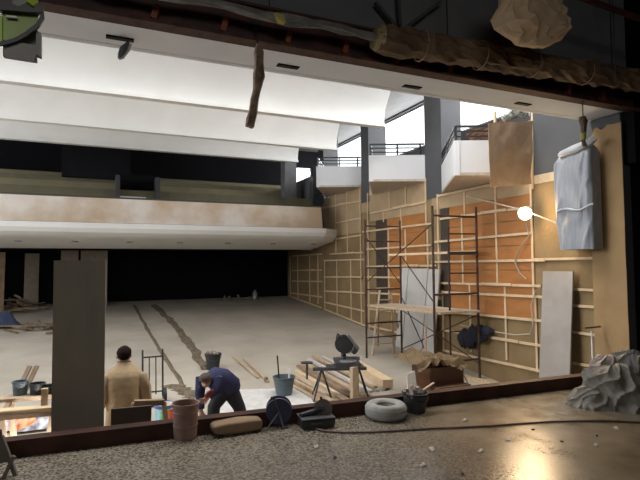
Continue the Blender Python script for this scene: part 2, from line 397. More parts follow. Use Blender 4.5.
# control booth
b0 = thing('control_booth', (.75, 16.6, 3.6), 'dark control booth with grey side posts standing in the balcony', 'booth')
L0 = at(118, 160, 'y', 16.2); L1 = at(158, 160, 'y', 16.2)
M_booth = mat('booth_paint', (.035, .036, .04), .7)
for x in (L0.x, L1.x): MB().mm((x-.06, 16.1, 3.6), (x+.06, 16.75, 4.45)).build('side_post', M_booth, b0)
MB().mm((L0.x, 16.75, 3.7), (L1.x, 16.85, 4.6)).build('back_panel', M_black, b0)
MB().mm((L0.x+.06, 16.15, 3.78), (L1.x-.35, 16.5, 3.82)).build('desk', mat('pale_desk', (.5, .5, .5), .6), b0)
a0 = at(62, 150, 'y', 18.2); a1 = at(118, 150, 'y', 18.2)
b1 = thing('projection_room', ((a0.x+a1.x)/2, 19, 4.4), 'black projection room block at the top of the balcony steps', 'room')
MB().mm((a0.x, 18.2, 4.66), (a1.x+.4, 20.5, 6.1)).build('room_walls', mat('booth_black', (.012, .012, .014), .9, spec=.1), b1)
MB().mm((a0.x-.05, 18.15, 6.1), (a1.x+.45, 20.55, 6.2)).build('room_roof', M_black, b1)
# downlights under the lip
dl = None
for i, x in enumerate((18, 75, 130, 180, 228, 273, 313)):
    q = at(x, 241.5-.0*i, 'y', 16.7); q.z = 2.54-(16.7-16.05)*.128
    if dl is None:
        dl = thing('downlight', q, 'small recessed ceiling spot under the balcony lip', 'downlight', 'recessed spots under the balcony lip')
        MB().lathe(q, [(.10, -.02), (.10, .01), (.065, .01), (.065, -.02)], 16, close=True).build('trim_ring', M_galv, dl)
        MB().lathe(q, [(.065, -.006), (.03, .006)], 16).build('lamp_glass', M_galv, dl)
    else:
        c = copy_tree(dl); c.location = q
# ------------------------------------------------------------------ white boxes with railings
def white_box(yr, z, h, lab, glab):
    """triangular box: yr = wall end nearest the stage"""
    A = V(XW, yr, z); B = V(6.44, yr+.6, z); Cc = V(XW, yr+2.8, z)
    t = thing('theatre_box', (7.2, yr+1.2, z), lab, 'theatre box')
    def slab(P, Q, z0, z1, th, m, nm):
        d = (Q-P).normalized(); n = V(-d.y, d.x, 0)*th
        MB().prism([V(P.x, P.y, z0), V(Q.x, Q.y, z0), V(Q.x+n.x, Q.y+n.y, z0), V(P.x+n.x, P.y+n.y, z0)], (0, 0, z1-z0)).build(nm, m, t)
    slab(B, A, z, z+h, .10, M_box, 'front_panel'); slab(Cc, B, z, z+h, .10, M_box, 'side_panel')
    MB().prism([A+V(-.003, .0, -.004), B+V(.0, .0, -.004), Cc+V(-.003, 0, -.004)], (0, 0, .06)).build('underside', M_boxu, t)
    r = MB(); P, Q, S = A+V(0, .05, 0), B+V(.07, .04, 0), Cc+V(0, -.05, 0)
    for dz in (.09, .20, .30):
        for (a, b) in ((P, Q), (Q, S)): r.bar(a+V(0, 0, h+dz), b+V(0, 0, h+dz), .03 if dz < .3 else .045, .03 if dz < .3 else .04)
    rl = r.build('railing', M_blacksteel, t)
    for q in (P+V(-.1, .04, 0), Q, (P+Q)/2, (Q+S)/2):
        MB().mm(q+V(-.018, -.018, h-.01), q+V(.018, .018, h+.31)).build('railing_post', M_blacksteel, rl)
    return t
white_box(14.3, 4.24, .68, 'furthest and smallest white theatre box with black railing', None)
white_box(10.8, 3.88, .69, 'middle white theatre box with black railing between grey columns', None)
white_box(7.35, 3.46, .70, 'nearest white theatre box with black railing, half behind brown paper', None)

# ------------------------------------------------------------------ lath grids and plywood on the right wall
def wallpt(px, py, x=XW): return at(px, py, 'x', x)
GL = 'pale lath grids fixed to the right wall'
def grid_thing(lab, hor, ver, wth=.045, x=XW):
    t = thing('lath_grid', (x-.02, sum(wallpt(v[0], v[1]).y for v in ver)/len(ver), -1), lab, 'lath grid', GL)
    for k, (x0, y0, x1, y1) in enumerate(hor):
        a, b = wallpt(x0, y0, x-.05), wallpt(x1, y1, x-.05)
        MB().bar(a, b, .025, wth).build('horizontal_lath', M_lath, t)
        if k % 3 == 1:      # doubled overlap piece
            m = a.lerp(b, .45+.2*random.random()); n2 = m.lerp(b, .55)
            MB().bar(m+V(-.025, 0, .012), n2+V(-.025, 0, .012), .02, wth*1.1).build('splice_lath', M_lath, t)
    for (x0, y0, x1, y1) in ver:
        a, b = wallpt(x0, y0, x-.025), wallpt(x1, y1, x-.025); b.y = a.y = (a.y+b.y)/2
        MB().bar(a, b, .025, wth).build('vertical_lath', M_lath, t)
    return t
grid_thing('lath grid of the nearest bay, behind the work lamp and scaffold',
    [(438, 196, 531, 176), (440, 219, 531, 207), (434, 242, 531, 233), (432, 262, 545, 260), (440, 283, 541, 286), (441, 292, 543, 297), (452, 312, 543, 321), (442, 330, 543, 346), (442, 350, 545, 372)],
    [(438.5, 194, 438.5, 300), (464.5, 190, 464.5, 215), (462, 214, 463, 284), (496, 183, 497, 284), (531, 120, 532, 300), (470, 285, 471, 352), (505, 287, 507, 360), (536, 297, 537, 372), (443, 290, 443, 352)], .05)
grid_thing('lath grid of the middle bay, behind the scaffold tower',
    [(370, 194.5, 425, 180.5), (370, 213.5, 425, 202), (362, 232, 431, 223.5), (366, 249.5, 431, 245), (366, 266.5, 436, 265.5), (362, 277, 436, 278), (370, 293, 436, 296), (370, 309, 400, 312), (370, 326, 400, 333), (370, 337, 400, 348)],
    [(368, 193, 369, 335), (389.5, 191, 389.5, 210), (383, 212, 384, 222), (405.5, 186, 406, 205), (401, 206, 401, 230), (388.5, 229, 389, 300), (405.5, 229, 405.5, 266), (425.5, 178, 426, 226), (428, 229, 428, 300)], .05)
grid_thing('lath grid of the third bay, beside the end of the balcony',
    [(322, 195, 361, 184), (322, 208, 361, 201), (336, 223, 361, 218), (336, 239, 362, 235), (330, 254, 363, 252.5), (324, 260.5, 364, 259.5), (324, 277, 364, 277), (324, 291, 364, 293), (324, 302, 364, 311), (324, 309, 366, 326)],
    [(335.5, 192, 336, 254), (347, 188, 347.5, 253), (360.5, 184, 361, 326), (324.5, 260, 325, 308), (337, 260, 337, 314), (351, 260, 351, 320)], .05)
grid_thing('lath grid in the shade below the balcony at the far corner',
    [(292, 256, 322, 254), (292, 270.5, 322, 270), (292, 281, 322, 281.5), (291, 293, 322, 297), (292, 297, 322, 308)],
    [(297.5, 256, 298, 298), (309.5, 256, 310, 302), (290, 256, 290.5, 297), (318, 253, 318, 304)], .05)
t = thing('lath_grid', (XW-.02, 6.4, 0), 'short horizontal laths on bare brown wall right of the leaning board', 'lath grid', GL)
for (x0, y0, x1, y1) in ((533, 259.5, 597, 258), (571, 289, 599, 290.5), (572, 305.5, 600, 307.5), (573, 332, 601, 336), (573, 363, 590, 366)):
    MB().bar(wallpt(x0, y0, XW-.03), wallpt(x1, y1, XW-.03), .025, .045).build('horizontal_lath', M_lath, t)
# tan band above the plywood, dark recess strip, plywood boards
def bay(y0, y1, yd, z0, z1, zt, lab):
    tb = MB().mm((XW-.016, y0, z1), (XW-.004, y1+.35, zt)).build('backing_board', M_tan)
    tag(tb, 'tan backing board above the orange plywood of the '+lab, 'wall board')
    t = thing('plywood_cladding', (XW-.01, (y0+y1)/2, z0), 'orange plywood cladding in the '+lab, 'plywood')
    n = 5; h = (z1-z0)/n
    for k in range(n):
        MB().mm((XW-.016, y0, z0+k*h+.008), (XW-.004, yd, z0+(k+1)*h-.008)).build('plywood_board', M_ply, t)
    rc = MB(); rc.mm((XW-.022, yd, z0-.1), (XW-.004, y1, z1)); rc.build('dark_upright', mat('dark_brown_upright', (.05, .035, .025), .7), t)
bay(7.3, 10.2, 9.85, .55, 3.08, 3.44, 'nearest bay')
bay(10.85, 13.4, 12.75, .60, 3.05, 3.86, 'middle bay')
tag(MB().mm((XW-.016, 14.35, 2.75), (XW-.004, 17.3, 4.2)).build('backing_board', M_tan), 'tan backing board below the furthest white box', 'wall board')
tag(MB().mm((XW-.016, 10.25, 3.38), (XW-.004, 10.84, 3.44)).build('backing_board', M_tan), 'narrow tan board at the foot of the near column', 'wall board')
tag(MB().mm((XW-.016, 5.95, 3.25), (XW-.004, 7.25, 3.42)).build('backing_board', mat('cream_strip', (.50, .40, .28), .8)), 'cream strip below the dark grey upper wall', 'wall board')
struct('wall_right_near', MB().mm((XW, 7.3, 3.38), (XW+.2, 10.3, 3.455)), M_tan)
# top of the bay walls up to the box undersides
struct('wall_right_middle', MB().mm((XW, 10.3, 3.38), (XW+.2, 13.8, 3.86)), M_tan)
struct('wall_right_far', MB().mm((XW, 13.8, 3.38), (XW+.2, 17.5, 4.22)), M_tan)
# diagonal lath
a, b = wallpt(466, 196, XW-.09), wallpt(601, 240, XW-.09)

# ------------------------------------------------------------------ work lamp on its rope
lp = at(525, 213.5, 'x', 7.40)
rp = MB(); rp.tube([wallpt(466, 196, XW-.11), lp+V(-.02, 0, .06), wallpt(601, 240.5, 7.68)], .013, 6)
tag(rp.build('support_cord', mat('pale_cord', (.6, .52, .4), .7)), 'pale stretched cord carrying the work lamp across the right wall', 'cord')
L = thing('work_lamp', lp, 'glowing work lamp hanging from the cord in front of the plywood', 'lamp')
dirv = (V(0, 0, EYE)-lp).normalized(); xa = V(0, 0, 1).cross(dirv).normalized(); ya = dirv.cross(xa)
RL = Matrix((xa, ya, dirv)).transposed()
MB().lathe(lp, [(.05, -.12), (.09, -.08), (.135, -.005), (.12, 0), (.08, -.06)], 20, RL).build('reflector', M_galv, L, True)
MB().lathe(lp, [(.02, -.05), (.09, -.03), (.115, .01), (.10, .04), (.055, .07), (.01, .08)], 20, RL).build('bulb', mat('glowing_bulb', (1, .8, .5), .5, emit=(1.0, .74, .40), estr=60), L, True)
MB().tube([lp-dirv*.10, lp-dirv*.05+V(0, 0, .06)], .012, 6).build('hook', M_steel, L)
pl = bpy.data.lights.new('lamp_light', 'POINT'); pl.energy = 32; pl.color = (1.0, .70, .38); pl.shadow_soft_size = .09
po = bpy.data.objects.new('lamp_light', pl); COL.objects.link(po); po.location = dirv*.12; po.parent = L
sp_ = bpy.data.lights.new('lamp_beam', 'SPOT'); sp_.energy = 330; sp_.color = (1.0, .72, .42); sp_.shadow_soft_size = .10; sp_.spot_size = math.radians(78); sp_.spot_blend = .6
so_ = bpy.data.objects.new('lamp_beam', sp_); COL.objects.link(so_); so_.parent = L; so_.location = dirv*.12
so_.rotation_euler = (V(3.6, 3.4, 0)-lp).to_track_quat('-Z', 'Y').to_euler()
cb = MB(); cb.tube([wallpt(526, 222, 7.7), wallpt(529, 236, 7.7), wallpt(524, 242, 7.7), wallpt(518, 252, 7.7), wallpt(515, 262, 7.72), wallpt(519, 272, 7.72), wallpt(526, 279, 7.72)], .012, 6)
tag(cb.build('lamp_cable', mat('grey_cable', (.35, .33, .28), .6)), 'grey cable looping down the plywood below the work lamp', 'cable')
cb = MB(); cb.tube([wallpt(460, 325, 7.7), wallpt(490, 331, 7.7), wallpt(515, 335, 7.7), wallpt(530, 334, 7.7), wallpt(533, 325, 7.7), wallpt(531, 305, 7.7), wallpt(536, 290, 7.7)], .011, 6)
tag(cb.build('wall_cable', mat('pale_cable', (.5, .45, .36), .6)), 'pale cable running low along the brown wall beside the jacket', 'cable')

# ------------------------------------------------------------------ scaffold
S = thing('scaffold_tower', (6.7, 9.7, fz(9.7)), 'rusty steel scaffold tower with two plank decks before the lath wall', 'scaffold')
def P2(px, y):
    q = at(px, 300, 'y', y); return (q.x, y)
f1a, f1b = P2(366, 10.9), P2(401, 10.9); f2a, f2b, f2c = P2(434, 8.6), P2(478, 8.6), P2(449.5, 8.75)
def leg(xy, ztop, px2=None): 
    MB().tube([V(xy[0], xy[1], fz(xy[1])), V(xy[0], xy[1], ztop)], .026, 8).build('scaffold_leg', M_rust, S)
leg(f1a, 2.82); leg(f1b, 2.82); leg(f2a, 2.92); leg(f2b, 2.94)
MB().tube([V(*f2c, fz(8.7)+.3), V(*f2c, 2.5)], .02, 8).build('ladder_upright', M_rust, S)
def rung(a, b, z, r=.018): MB().tube([V(*a, z), V(*b, z)], r, 6).build('crossbar', M_rust, S)
for z in (2.66, 2.28, 1.62, 1.08, .25, -.1): rung(f1a, f1b, z)
for z in (2.72, 1.06, -.35): rung(f2a, f2b, z, .022)
for z in (2.35, 1.92, 1.5, .25): rung(f2c, f2b, z, .016)
def brace(a, za, b, zb): MB().tube([V(*a, za), V(*b, zb)], .013, 6).build('brace', M_rust, S)
brace(f1a, 1.25, f2a, 2.55); brace(f1b, 1.95, f2a, .9); brace(f1b, .55, f2b, -.45); brace(f2a, -.55, f1b, .9) ; brace(f1b, -.45, f2b, .6); brace(f1a, 2.4, f1b, 1.2)
def deck(za, w0, w1, nm='deck_plank', m=M_wood):
    a = V(*f1a, za); b = V(*f1b, za); c = V(*f2a, za); d = V(*f2b, za)
    s0, s1 = a.lerp(b, w0), a.lerp(b, w1); e0, e1 = c.lerp(d, w0), c.lerp(d, w1)
    ex = (e0-s0).normalized()*.12
    MB().prism([s0-ex, s1-ex, e1+ex, e0+ex], (0, 0, .045)).build(nm, m, S)
deck(.66, .05, .32); deck(.66, .34, .62); deck(.66, .64, .95, m=M_board)
a = at(391, 257.5, 'y', 10.5); b = at(478, 246, 'y', 8.75)
MB().bar(V(a.x, a.y, 1.93), V(b.x-.05, b.y, 1.97), .25, .05).build('deck_plank', M_lath, S)
MB().bar(V(*f2c, 1.93), V(*f2b, 1.93), .12, .07).build('deck_bearer', M_blacksteel, S)
# folding step ladder standing inside
T = thing('step_ladder', (6.6, 11.3, fz(11.3)), 'wooden A-frame step ladder standing behind the scaffold', 'ladder')
y = 11.4
zt = 1.05
for sx in (0, 1):
    tx = at(380+sx*11, 295, 'y', y).x
    q0 = V(at(372+sx*22, 350, 'y', y-.35).x, y-.35, fz(y-.35)); q1 = V(at(378+sx*24, 350, 'y', y+.45).x, y+.45, fz(y+.45))
    MB().bar(q0, V(tx, y, zt), .05, .03).build('front_stile', M_wood, T); MB().bar(q1, V(tx, y+.06, zt), .04, .025).build('rear_stile', M_woodd, T)
for k in range(5):
    f = .15+.17*k
    a = V(at(372, 350, 'y', y-.35).x, y-.35, fz(y)).lerp(V(at(380, 300, 'y', y).x, y, zt), f); b = V(at(394, 350, 'y', y-.35).x, y-.35, fz(y)).lerp(V(at(391, 300, 'y', y).x, y, zt), f)
    MB().bar(a, b, .08, .025).build('tread', M_wood, T)
MB().mm((at(379, 300, 'y', y).x, y-.08, zt), (at(393, 300, 'y', y).x, y+.14, zt+.04)).build('top_step', M_wood, T)

# ------------------------------------------------------------------ leaning boards
def lean_board(name, lab, px0, px1, y0, y1, ztop, m, th=.03, tilt=.12, x0=None, x1=None, group=None):
    a = V(at(px0, 300, 'y', y0).x if x0 is None else x0, y0, 0); b = V(at(px1, 300, 'y', y1).x if x1 is None else x1, y1, 0)
    a.z = fz(y0); b.z = fz(y1); d = (b-a); d.z = 0; d.normalize(); n = V(-d.y, d.x, 0)   # away from camera
    lo = [a, b, b+n*th, a+n*th]; top = n*tilt
    m_ = MB(); vs = [m_.bm.verts.new(p) for p in lo]+[m_.bm.verts.new(V(p.x, p.y, ztop)+top) for p in lo]
    for q in ((0, 1, 2, 3), (4, 5, 6, 7), (0, 1, 5, 4), (1, 2, 6, 5), (2, 3, 7, 6), (3, 0, 4, 7)): m_.bm.faces.new([vs[i] for i in q])
    return tag(m_.build(name, m), lab, 'board', group)
# long board standing on the hall floor against the right wall
a, b = wallpt(543.5, 300, 7.66), wallpt(571, 300, 7.60)
m_ = MB()
for q in ((7.46, a.y), (7.46, b.y)): pass
m_.prism([V(7.44, b.y, fz(b.y)), V(7.47, b.y, fz(b.y)), V(7.70, b.y, 1.55), V(7.67, b.y, 1.55)], (0, a.y-b.y, 0))
tag(m_.build('primed_board', mat('dusty_grey_board', (.36, .325, .30), .75, (.31, .28, .25), 2, lo=.4, hi=.6)), 'tall pale grey board leaning on the right wall beside the bare brown wall', 'board')
lean_board('primed_board', 'tall grey brown board standing upright in the foreground at the stage edge', 53.5, 105.5, 5.80, 5.74, 1.765, M_panel, .03, -.02)
for i, (p0, p1, lab) in enumerate(((400.5, 406.5, 'narrow white board at the left edge of the stack behind the scaffold'), (407.5, 426.3, 'wide white board in the middle of the stack behind the scaffold'), (427.5, 438.5, 'white board at the right of the stack behind the scaffold'))):
    ya, yb = wallpt(p1, 300, 7.6).y, wallpt(p0, 300, 7.6).y; dx = -.012*i
    m_ = MB(); m_.prism([V(7.42+dx, ya, fz(ya)), V(7.45+dx, ya, fz(ya)), V(7.70+dx, ya, 1.60-.015*i), V(7.67+dx, ya, 1.60-.015*i)], (0, yb-ya, (yb-ya)*.0))
    tag(m_.build('white_board', mat('white_primed_board', (.55, .53, .50), .6, (.50, .48, .45), 2)), lab, 'board')
for i, (p0, p1, y, z, lab) in enumerate(((23.5, 38, 21.1, 2.2, 'lone pale board leaning on the far black wall'), (60, 77.5, 20.6, 2.3, 'pale board on the far wall, left of the pair behind the tall board'), (80, 107, 20.5, 2.3, 'wider pale board on the far wall, right of the pair behind the tall board'), (-9, 3.5, 19.4, 2.2, 'brown board cut by the left edge of the picture'))):
    lean_board('wall_board', lab, p0, p1, y, y, z, mat('pale_brown_board', (.36, .30, .23), .7) if i < 3 else M_woodd, .04, .15)

# ------------------------------------------------------------------ things on the hall floor
def rubble_strip(pts, wd, lab, name='rubble_strip'):
    m = MB(); pts = [atf(*p) for p in pts]; L_ = []; n = 60
    seg = [0]
    for i in range(1, len(pts)): seg.append(seg[-1]+(pts[i]-pts[i-1]).length)
    def pos(s):
        for i in range(1, len(pts)):
            if s <= seg[i] or i == len(pts)-1: return pts[i-1].lerp(pts[i], (s-seg[i-1])/(seg[i]-seg[i-1]))
    def fn(u, v):
        p = pos(u*seg[-1]); w_ = wd*(.7+.9*max(0, noise.noise(V(u*14, v > .5, 3))+.2)+.5*max(0, noise.noise(V(u*5, 7, 1))))
        o = (v-.5)*w_; x = p.x+o; yy = p.y
        return V(x, yy, fz(yy)+(.004+.035*(1-abs(v-.5)*2)*(.5+noise.noise(V(x*6, yy*6, 0)))))
    m.grid(fn, n, 6)
    return tag(m.build(name, mat('dark_brown_grit', (.20, .155, .10), .95, (.09, .068, .045), 12, .5, 25)), lab, 'rubble', None, 'stuff')
rubble_strip([(134, 305), (146, 327), (160, 350), (187, 392), (200, 412)], .10, 'narrow strip of brown rubble along the cut in the hall floor')
rubble_strip([(154, 305), (175, 325), (190, 345), (206, 370)], .24, 'wider strip of brown rubble further right on the hall floor')
rubble_strip([(172, 385), (187, 392), (196, 398)], .35, 'small brown patch of rubble beside the blue worker')
def debris(cpx, cpy, rx, ry, n, lab, m, ln=.5, name='debris_heap', hh=.25):
    c = atf(cpx, cpy); q = MB()
    for k in range(n):
        a = random.random()*2*PI; r = random.random()**.7; x = c.x+math.cos(a)*r*rx; yy = c.y+math.sin(a)*r*ry; z = fz(yy)+random.random()*hh*(1-r)+.03
        t = random.random()*PI; l = ln*(.4+random.random())
        q.bar(V(x, yy, z), V(x+math.cos(t)*l, yy+math.sin(t)*l, max(z+(random.random()-.4)*.2, fz(yy+math.sin(t)*l)+.02)), .04+.05*random.random(), .02+.03*random.random())
    return tag(q.build(name, m), lab, 'debris', None, 'stuff')
debris(44, 330, .75, .9, 34, 'tangled heap of splintered wood strips on the floor left of the tall board', M_rubble, .8)
debris(14, 312, 1.0, 1.2, 30, 'brown heap of rubble and scraps along the far left wall', M_woodd, .6, hh=.5)
debris(20, 312, .8, .9, 8, 'pale scraps on top of the far left heap', M_rag, .4, hh=.6)
c = atf(5, 327); m_ = MB(); m_.grid(lambda u, v: V(c.x-.5+u*.9, c.y-.3+v*.6, fz(c.y)+.02+.42*math.sin(PI*u)*math.sin(PI*v)*(1+.5*noise.noise(V(u*5, v*5, 2)))), 12, 10)
tag(m_.build('blue_cloth', mat('navy_cloth', (.03, .045, .09), .8), None, True), 'dark blue cloth bundle on the floor at far left', 'cloth')
c = atf(255, 299); m_ = MB(); m_.lathe(c+V(0, 0, .0), [(.12, 0), (.12, .25), (.06, .32), (.05, .38)], 12)
tag(m_.build('paint_can', M_galv, None, True), 'small pale can against the far black wall', 'can')
c = atf(255, 299); debris(240, 299, 1.0, .2, 14, 'low line of pale scraps at the foot of the far wall', M_rag, .25, hh=.05)

def bucket(name, c, r0, r1, h, m, lab, cat='bucket', handle=True, fill=None):
    """open bucket: r0 base radius, r1 rim radius"""
    c = Vector(c); t = thing(name, c, lab, cat)
    MB().lathe(c, [(r0, 0), (r0+(r1-r0)*.5, h*.5), (r1, h*.97), (r1+.012, h*.97), (r1+.012, h), (r1-.008, h), (r0-.004, .02), (.01, .02)], 28).build('bucket_body', m, t, True)
    MB().lathe(c+V(0, 0, h*.86), [(r0+(r1-r0)*.86+.001, 0), (r0+(r1-r0)*.86+.008, .004), (r0+(r1-r0)*.9+.008, .014), (r0+(r1-r0)*.9, .018)], 28, close=True).build('rim_band', m, t, True)
    if handle:
        pts = [c+V(math.cos(a)*(r1+.012), -math.sin(a)*(r1)*.95, h*.93-math.sin(a)*h*.35) for a in [PI*k/12 for k in range(13)]]
        MB().tube(pts, .004, 6).build('bail_handle', M_steel, t)
    if fill: fill(t, c, r1, h)
    return t
def fill_rubble(m):
    def f(t, c, r, h):
        q = MB()
        for k in range(16):
            a = random.random()*6.3; rr = random.random()*r*.75; 
            q.box(c+V(math.cos(a)*rr, math.sin(a)*rr, h*.92+random.random()*.05), (.05+.08*random.random(), .04+.04*random.random(), .03+.03*random.random()), Matrix.Rotation(random.random()*3, 3, V(random.random(), random.random(), 1).normalized()))
        q.build('rubble_fill', m, t)
    return f
q = atf(213, 369); bucket('rubble_bucket', q, .13, .175, .34, M_blackplastic, 'black bucket of rubble on the hall floor behind the blue worker', fill=fill_rubble(M_rag))
q = atf(284, 395.5); B = bucket('plastic_bucket', q, .145, .205, .36, M_bluegrey, 'blue grey bucket with a stick standing in it on the hall floor')
MB().tube([q+V(-.07, .02, .05), q+V(-.12, .03, .75)], .014, 6).build('stick', M_blacksteel, B)
MB().tube([q+V(.10, .02, .1), q+V(.12, .03, .48)], .02, 6).build('tool_handle', M_white, B)
q = V(at(165, 410, 'y', 8.2).x, 8.2, fz(8.2))
# paint bucket with a rainbow label
B = thing('paint_bucket', q, 'paint bucket with rainbow label and blue rim just beyond the stage edge', 'bucket')
def rainbow():
    m = bpy.data.materials.new('rainbow_label'); m.use_nodes = True; nt = m.node_tree; N = nt.nodes; L = nt.links; b = N['Principled BSDF']
    b.inputs['Roughness'].default_value = .4
    tc = N.new('ShaderNodeTexCoord'); s = N.new('ShaderNodeSeparateXYZ'); L.new(tc.outputs['Generated'], s.inputs[0])
    n = N.new('ShaderNodeTexNoise'); n.inputs['Scale'].default_value = 5; L.new(tc.outputs['Generated'], n.inputs['Vector'])
    a = N.new('ShaderNodeMath'); a.operation = 'MULTIPLY_ADD'; L.new(n.outputs['Fac'], a.inputs[0]); a.inputs[1].default_value = .22; L.new(s.outputs['X'], a.inputs[2])
    r = N.new('ShaderNodeValToRGB'); L.new(a.outputs[0], r.inputs[0]); e = r.color_ramp.elements
    e[0].position = .12; e[0].color = (.10, .5, .8, 1); e[1].position = 1.0; e[1].color = (.6, .02, .03, 1)
    for p_, c_ in ((.28, (.55, .8, .85)), (.42, (.15, .65, .2)), (.58, (.75, .8, .15)), (.72, (.85, .35, .05)), (.85, (.75, .04, .04))):
        x = e.new(p_); x.color = (*c_, 1)
    L.new(r.outputs[0], b.inputs['Base Color']); return m
MB().lathe(q, [(.135, 0), (.148, .36), (.155, .36), (.155, .38), (.13, .38), (.12, .02)], 28).build('bucket_body', M_white, B, True)
MB().lathe(q+V(0, 0, .06), [(.1385, 0), (.149, .26)], 28).build('label', rainbow(), B, True)
MB().lathe(q+V(0, 0, .34), [(.149, 0), (.162, 0), (.164, .05), (.15, .05)], 28, close=True).build('blue_rim', mat('blue_plastic', (.08, .17, .42), .5), B, True)
# sticks on the floor
for i, (p, r) in enumerate((((233, 358), (258, 379)), ((244, 360), (268, 383)))):
    a, b = atf(*p), atf(*r); MBx = MB(); MBx.bar(a+V(0, 0, .03), b+V(0, 0, .03), .05, .03)
    tag(MBx.build('timber_batten', M_wood), ('left', 'right')[i]+' of two thin battens lying loose on the open concrete floor', 'timber', 'loose battens on the hall floor')
for i, (p, r, w_, th) in enumerate((((209, 412), (316, 408), 1.0, .03), ((222, 395), (268, 393), .35, .02))):
    a, b = atf(*p), atf(*r)
    c = (a+b)/2
    m_ = MB(); m_.prism([V(a.x, a.y-.15, fz(a.y-.15)+.004), V(b.x, b.y-.15, fz(b.y-.15)+.004), V(b.x+.15, b.y+w_, fz(b.y+w_)+.004), V(a.x+.2, a.y+w_, fz(a.y+w_)+.004)], (0, 0, th)) if i == 0 else None
    if i == 0: tag(m_.build('white_sheet_board', mat('white_floor_board', (.62, .60, .57), .7)), 'large white board lying flat on the floor behind the stage edge', 'board')
c = atf(266, 382); m_ = MB(); m_.box(c+V(0, 0, .05), (.06, .08, .1), .3, .01)
tag(m_.build('wood_offcut', M_woodd), 'small dark offcut at the end of the loose battens', 'offcut')
# timber stack behind the stage edge
def plank(p0, p1, z, w_, h, lab, m=M_wood, g='planks stacked on the hall floor by the saw'):
    a, b = atf(*p0), atf(*p1); a.z = fz(a.y)+z+h/2; b.z = fz(b.y)+z+h/2
    q = MB(); q.bar(a, b, w_, h); return tag(q.build('timber_plank', m), lab, 'timber', g)
pp = [((286, 384), (328, 408)), ((296, 372), (352, 404)), ((300, 368), (360, 402)), ((306, 365), (366, 398)), ((311, 362), (371, 393)), ((316, 359), (378, 392)), ((292, 376), (344, 408)), ((290, 381), (334, 410)), ((322, 358), (384, 391))]
for i, (p, r) in enumerate(pp):
    plank(p, r, 0.005, .085, .05, 'long sawn plank on the floor in the stack beside the saw', (M_wood, M_lath, M_board)[i % 3])
for i, (p, r) in enumerate(pp[:5]):
    plank((p[0]+2, p[1]-2), (r[0]+5, r[1]-1), .07, .08, .05, 'long sawn plank in the upper layer of the stack beside the saw', (M_wood, M_woodd, M_wood, M_board)[i % 4])
plank((356, 371), (388, 391), .06, .22, .16, 'thick squared pale beam at the right of the plank stack', M_lath, None)
plank((352, 366), (384, 388), .0, .22, .05, 'wide flat plank under the thick beam', M_wood, None)
q = atf(346, 398)
m_ = MB(); m_.box(V(q.x, q.y-.35, fz(q.y)+.32), (.16, .07, .64), .3)
tag(m_.build('wood_block', M_wood), 'upright pale timber block in front of the saw stand', 'timber')
for i, (x0_, y0_, x1_, y1_) in enumerate(((468, 372, 521, 385), (476, 368, 530, 381))):
    a, b = atf(x0_, y0_+2), atf(x1_, y1_+2); k_ = 7.62-.09*(1-i)-max(a.x, b.x); a.x += min(k_, 0); b.x += min(k_, 0); a.z = fz(a.y)+.03; b.z = fz(b.y)+.03
    tag(MB().bar(a, b, .05, .05).build('timber_batten', M_lath), ('left', 'right')[i]+' of two pale battens on the floor at the foot of the right wall', 'timber', 'battens at the foot of the right wall')
# ------------------------------------------------------------------ mitre saw on its stand
c = V(4.02, 8.45, fz(8.45)); zt = -.22
S = thing('saw_stand', c, 'dark steel saw stand on splayed legs beyond the stage edge', 'stand')
MB().bar(V(3.62, 8.6, zt), V(4.55, 8.25, zt), .10, .05).build('rail', M_steel, S)
MB().bar(V(3.85, 8.5, zt+.04), V(4.5, 8.27, zt+.04), .34, .03).build('table_top', M_steel, S)
for (x, y) in ((3.78, 8.55), (4.42, 8.3)):
    for (dx, dy) in ((-.22, -.1), (.12, -.22), (-.1, .25), (.24, .12)):
        MB().tube([V(x, y, zt), V(x+dx, y+dy, fz(y+dy))], .018, 6).build('leg', M_blacksteel, S)
for (dx) in (0, 1):
    pass
MB().bar(V(3.42, 8.68, zt+.12), V(3.62, 8.6, zt+.12), .12, .03).build('work_support', M_steel, S)
MB().bar(V(3.52, 8.64, zt-.18), V(3.52, 8.64, zt+.12), .03, .03).build('support_post', M_steel, S)
z0 = zt+.055; c = V(4.22, 8.38, z0)
A = thing('mitre_saw', c, 'black and grey mitre saw with raised head on the saw stand', 'saw')
MB().box(c+V(0, 0, .04), (.46, .34, .08), -.35, .012).build('base', M_steel, A)
MB().lathe(c+V(0, -.03, .08), [(.16, 0), (.16, .015), (.14, .02)], 24).build('turntable', M_galv, A, True)
MB().box(c+V(.03, .09, .11), (.5, .03, .07), -.35).build('fence', M_galv, A)
MB().tube([c+V(0, .12, .08), c+V(0, .17, .25), c+V(-.02, .13, .42)], [.05, .045, .04], 10).build('arm', M_blackplastic, A, True)
RX = Matrix.Rotation(.35, 3, 'Z') @ Matrix.Rotation(-.35, 3, 'Y') @ Matrix.Rotation(PI/2, 3, 'X')
RX = Matrix((RT, V(0, 0, 1), -V(FW.x, FW.y, 0).normalized())).transposed()
hc = c+V(-.06, 0, .40)
MB().lathe(hc, [(.02, -.03), (.17, -.03), (.175, 0), (.17, .03), (.02, .03)], 26, RX).build('blade_guard', M_blackplastic, A, True)
MB().lathe(hc+V(.03, -.03, -.03), [(.01, -.004), (.15, -.003), (.15, .003), (.01, .004)], 40, RX).build('blade', M_galv, A)
MB().tube([hc+V(.02, .05, .05), hc+V(.25, .0, -.16)], [.08, .07], 12).build('motor', M_steel, A, True)
MB().tube([hc+V(-.08, -.05, .14), hc+V(-.17, -.08, .2), hc+V(-.19, -.08, .12)], .02, 8).build('handle', M_blackplastic, A, True)
MB().bar(hc+V(.02, -.1, .18), hc+V(.22, -.14, -.08), .10, .04).build('guard_plate', M_galv, A)
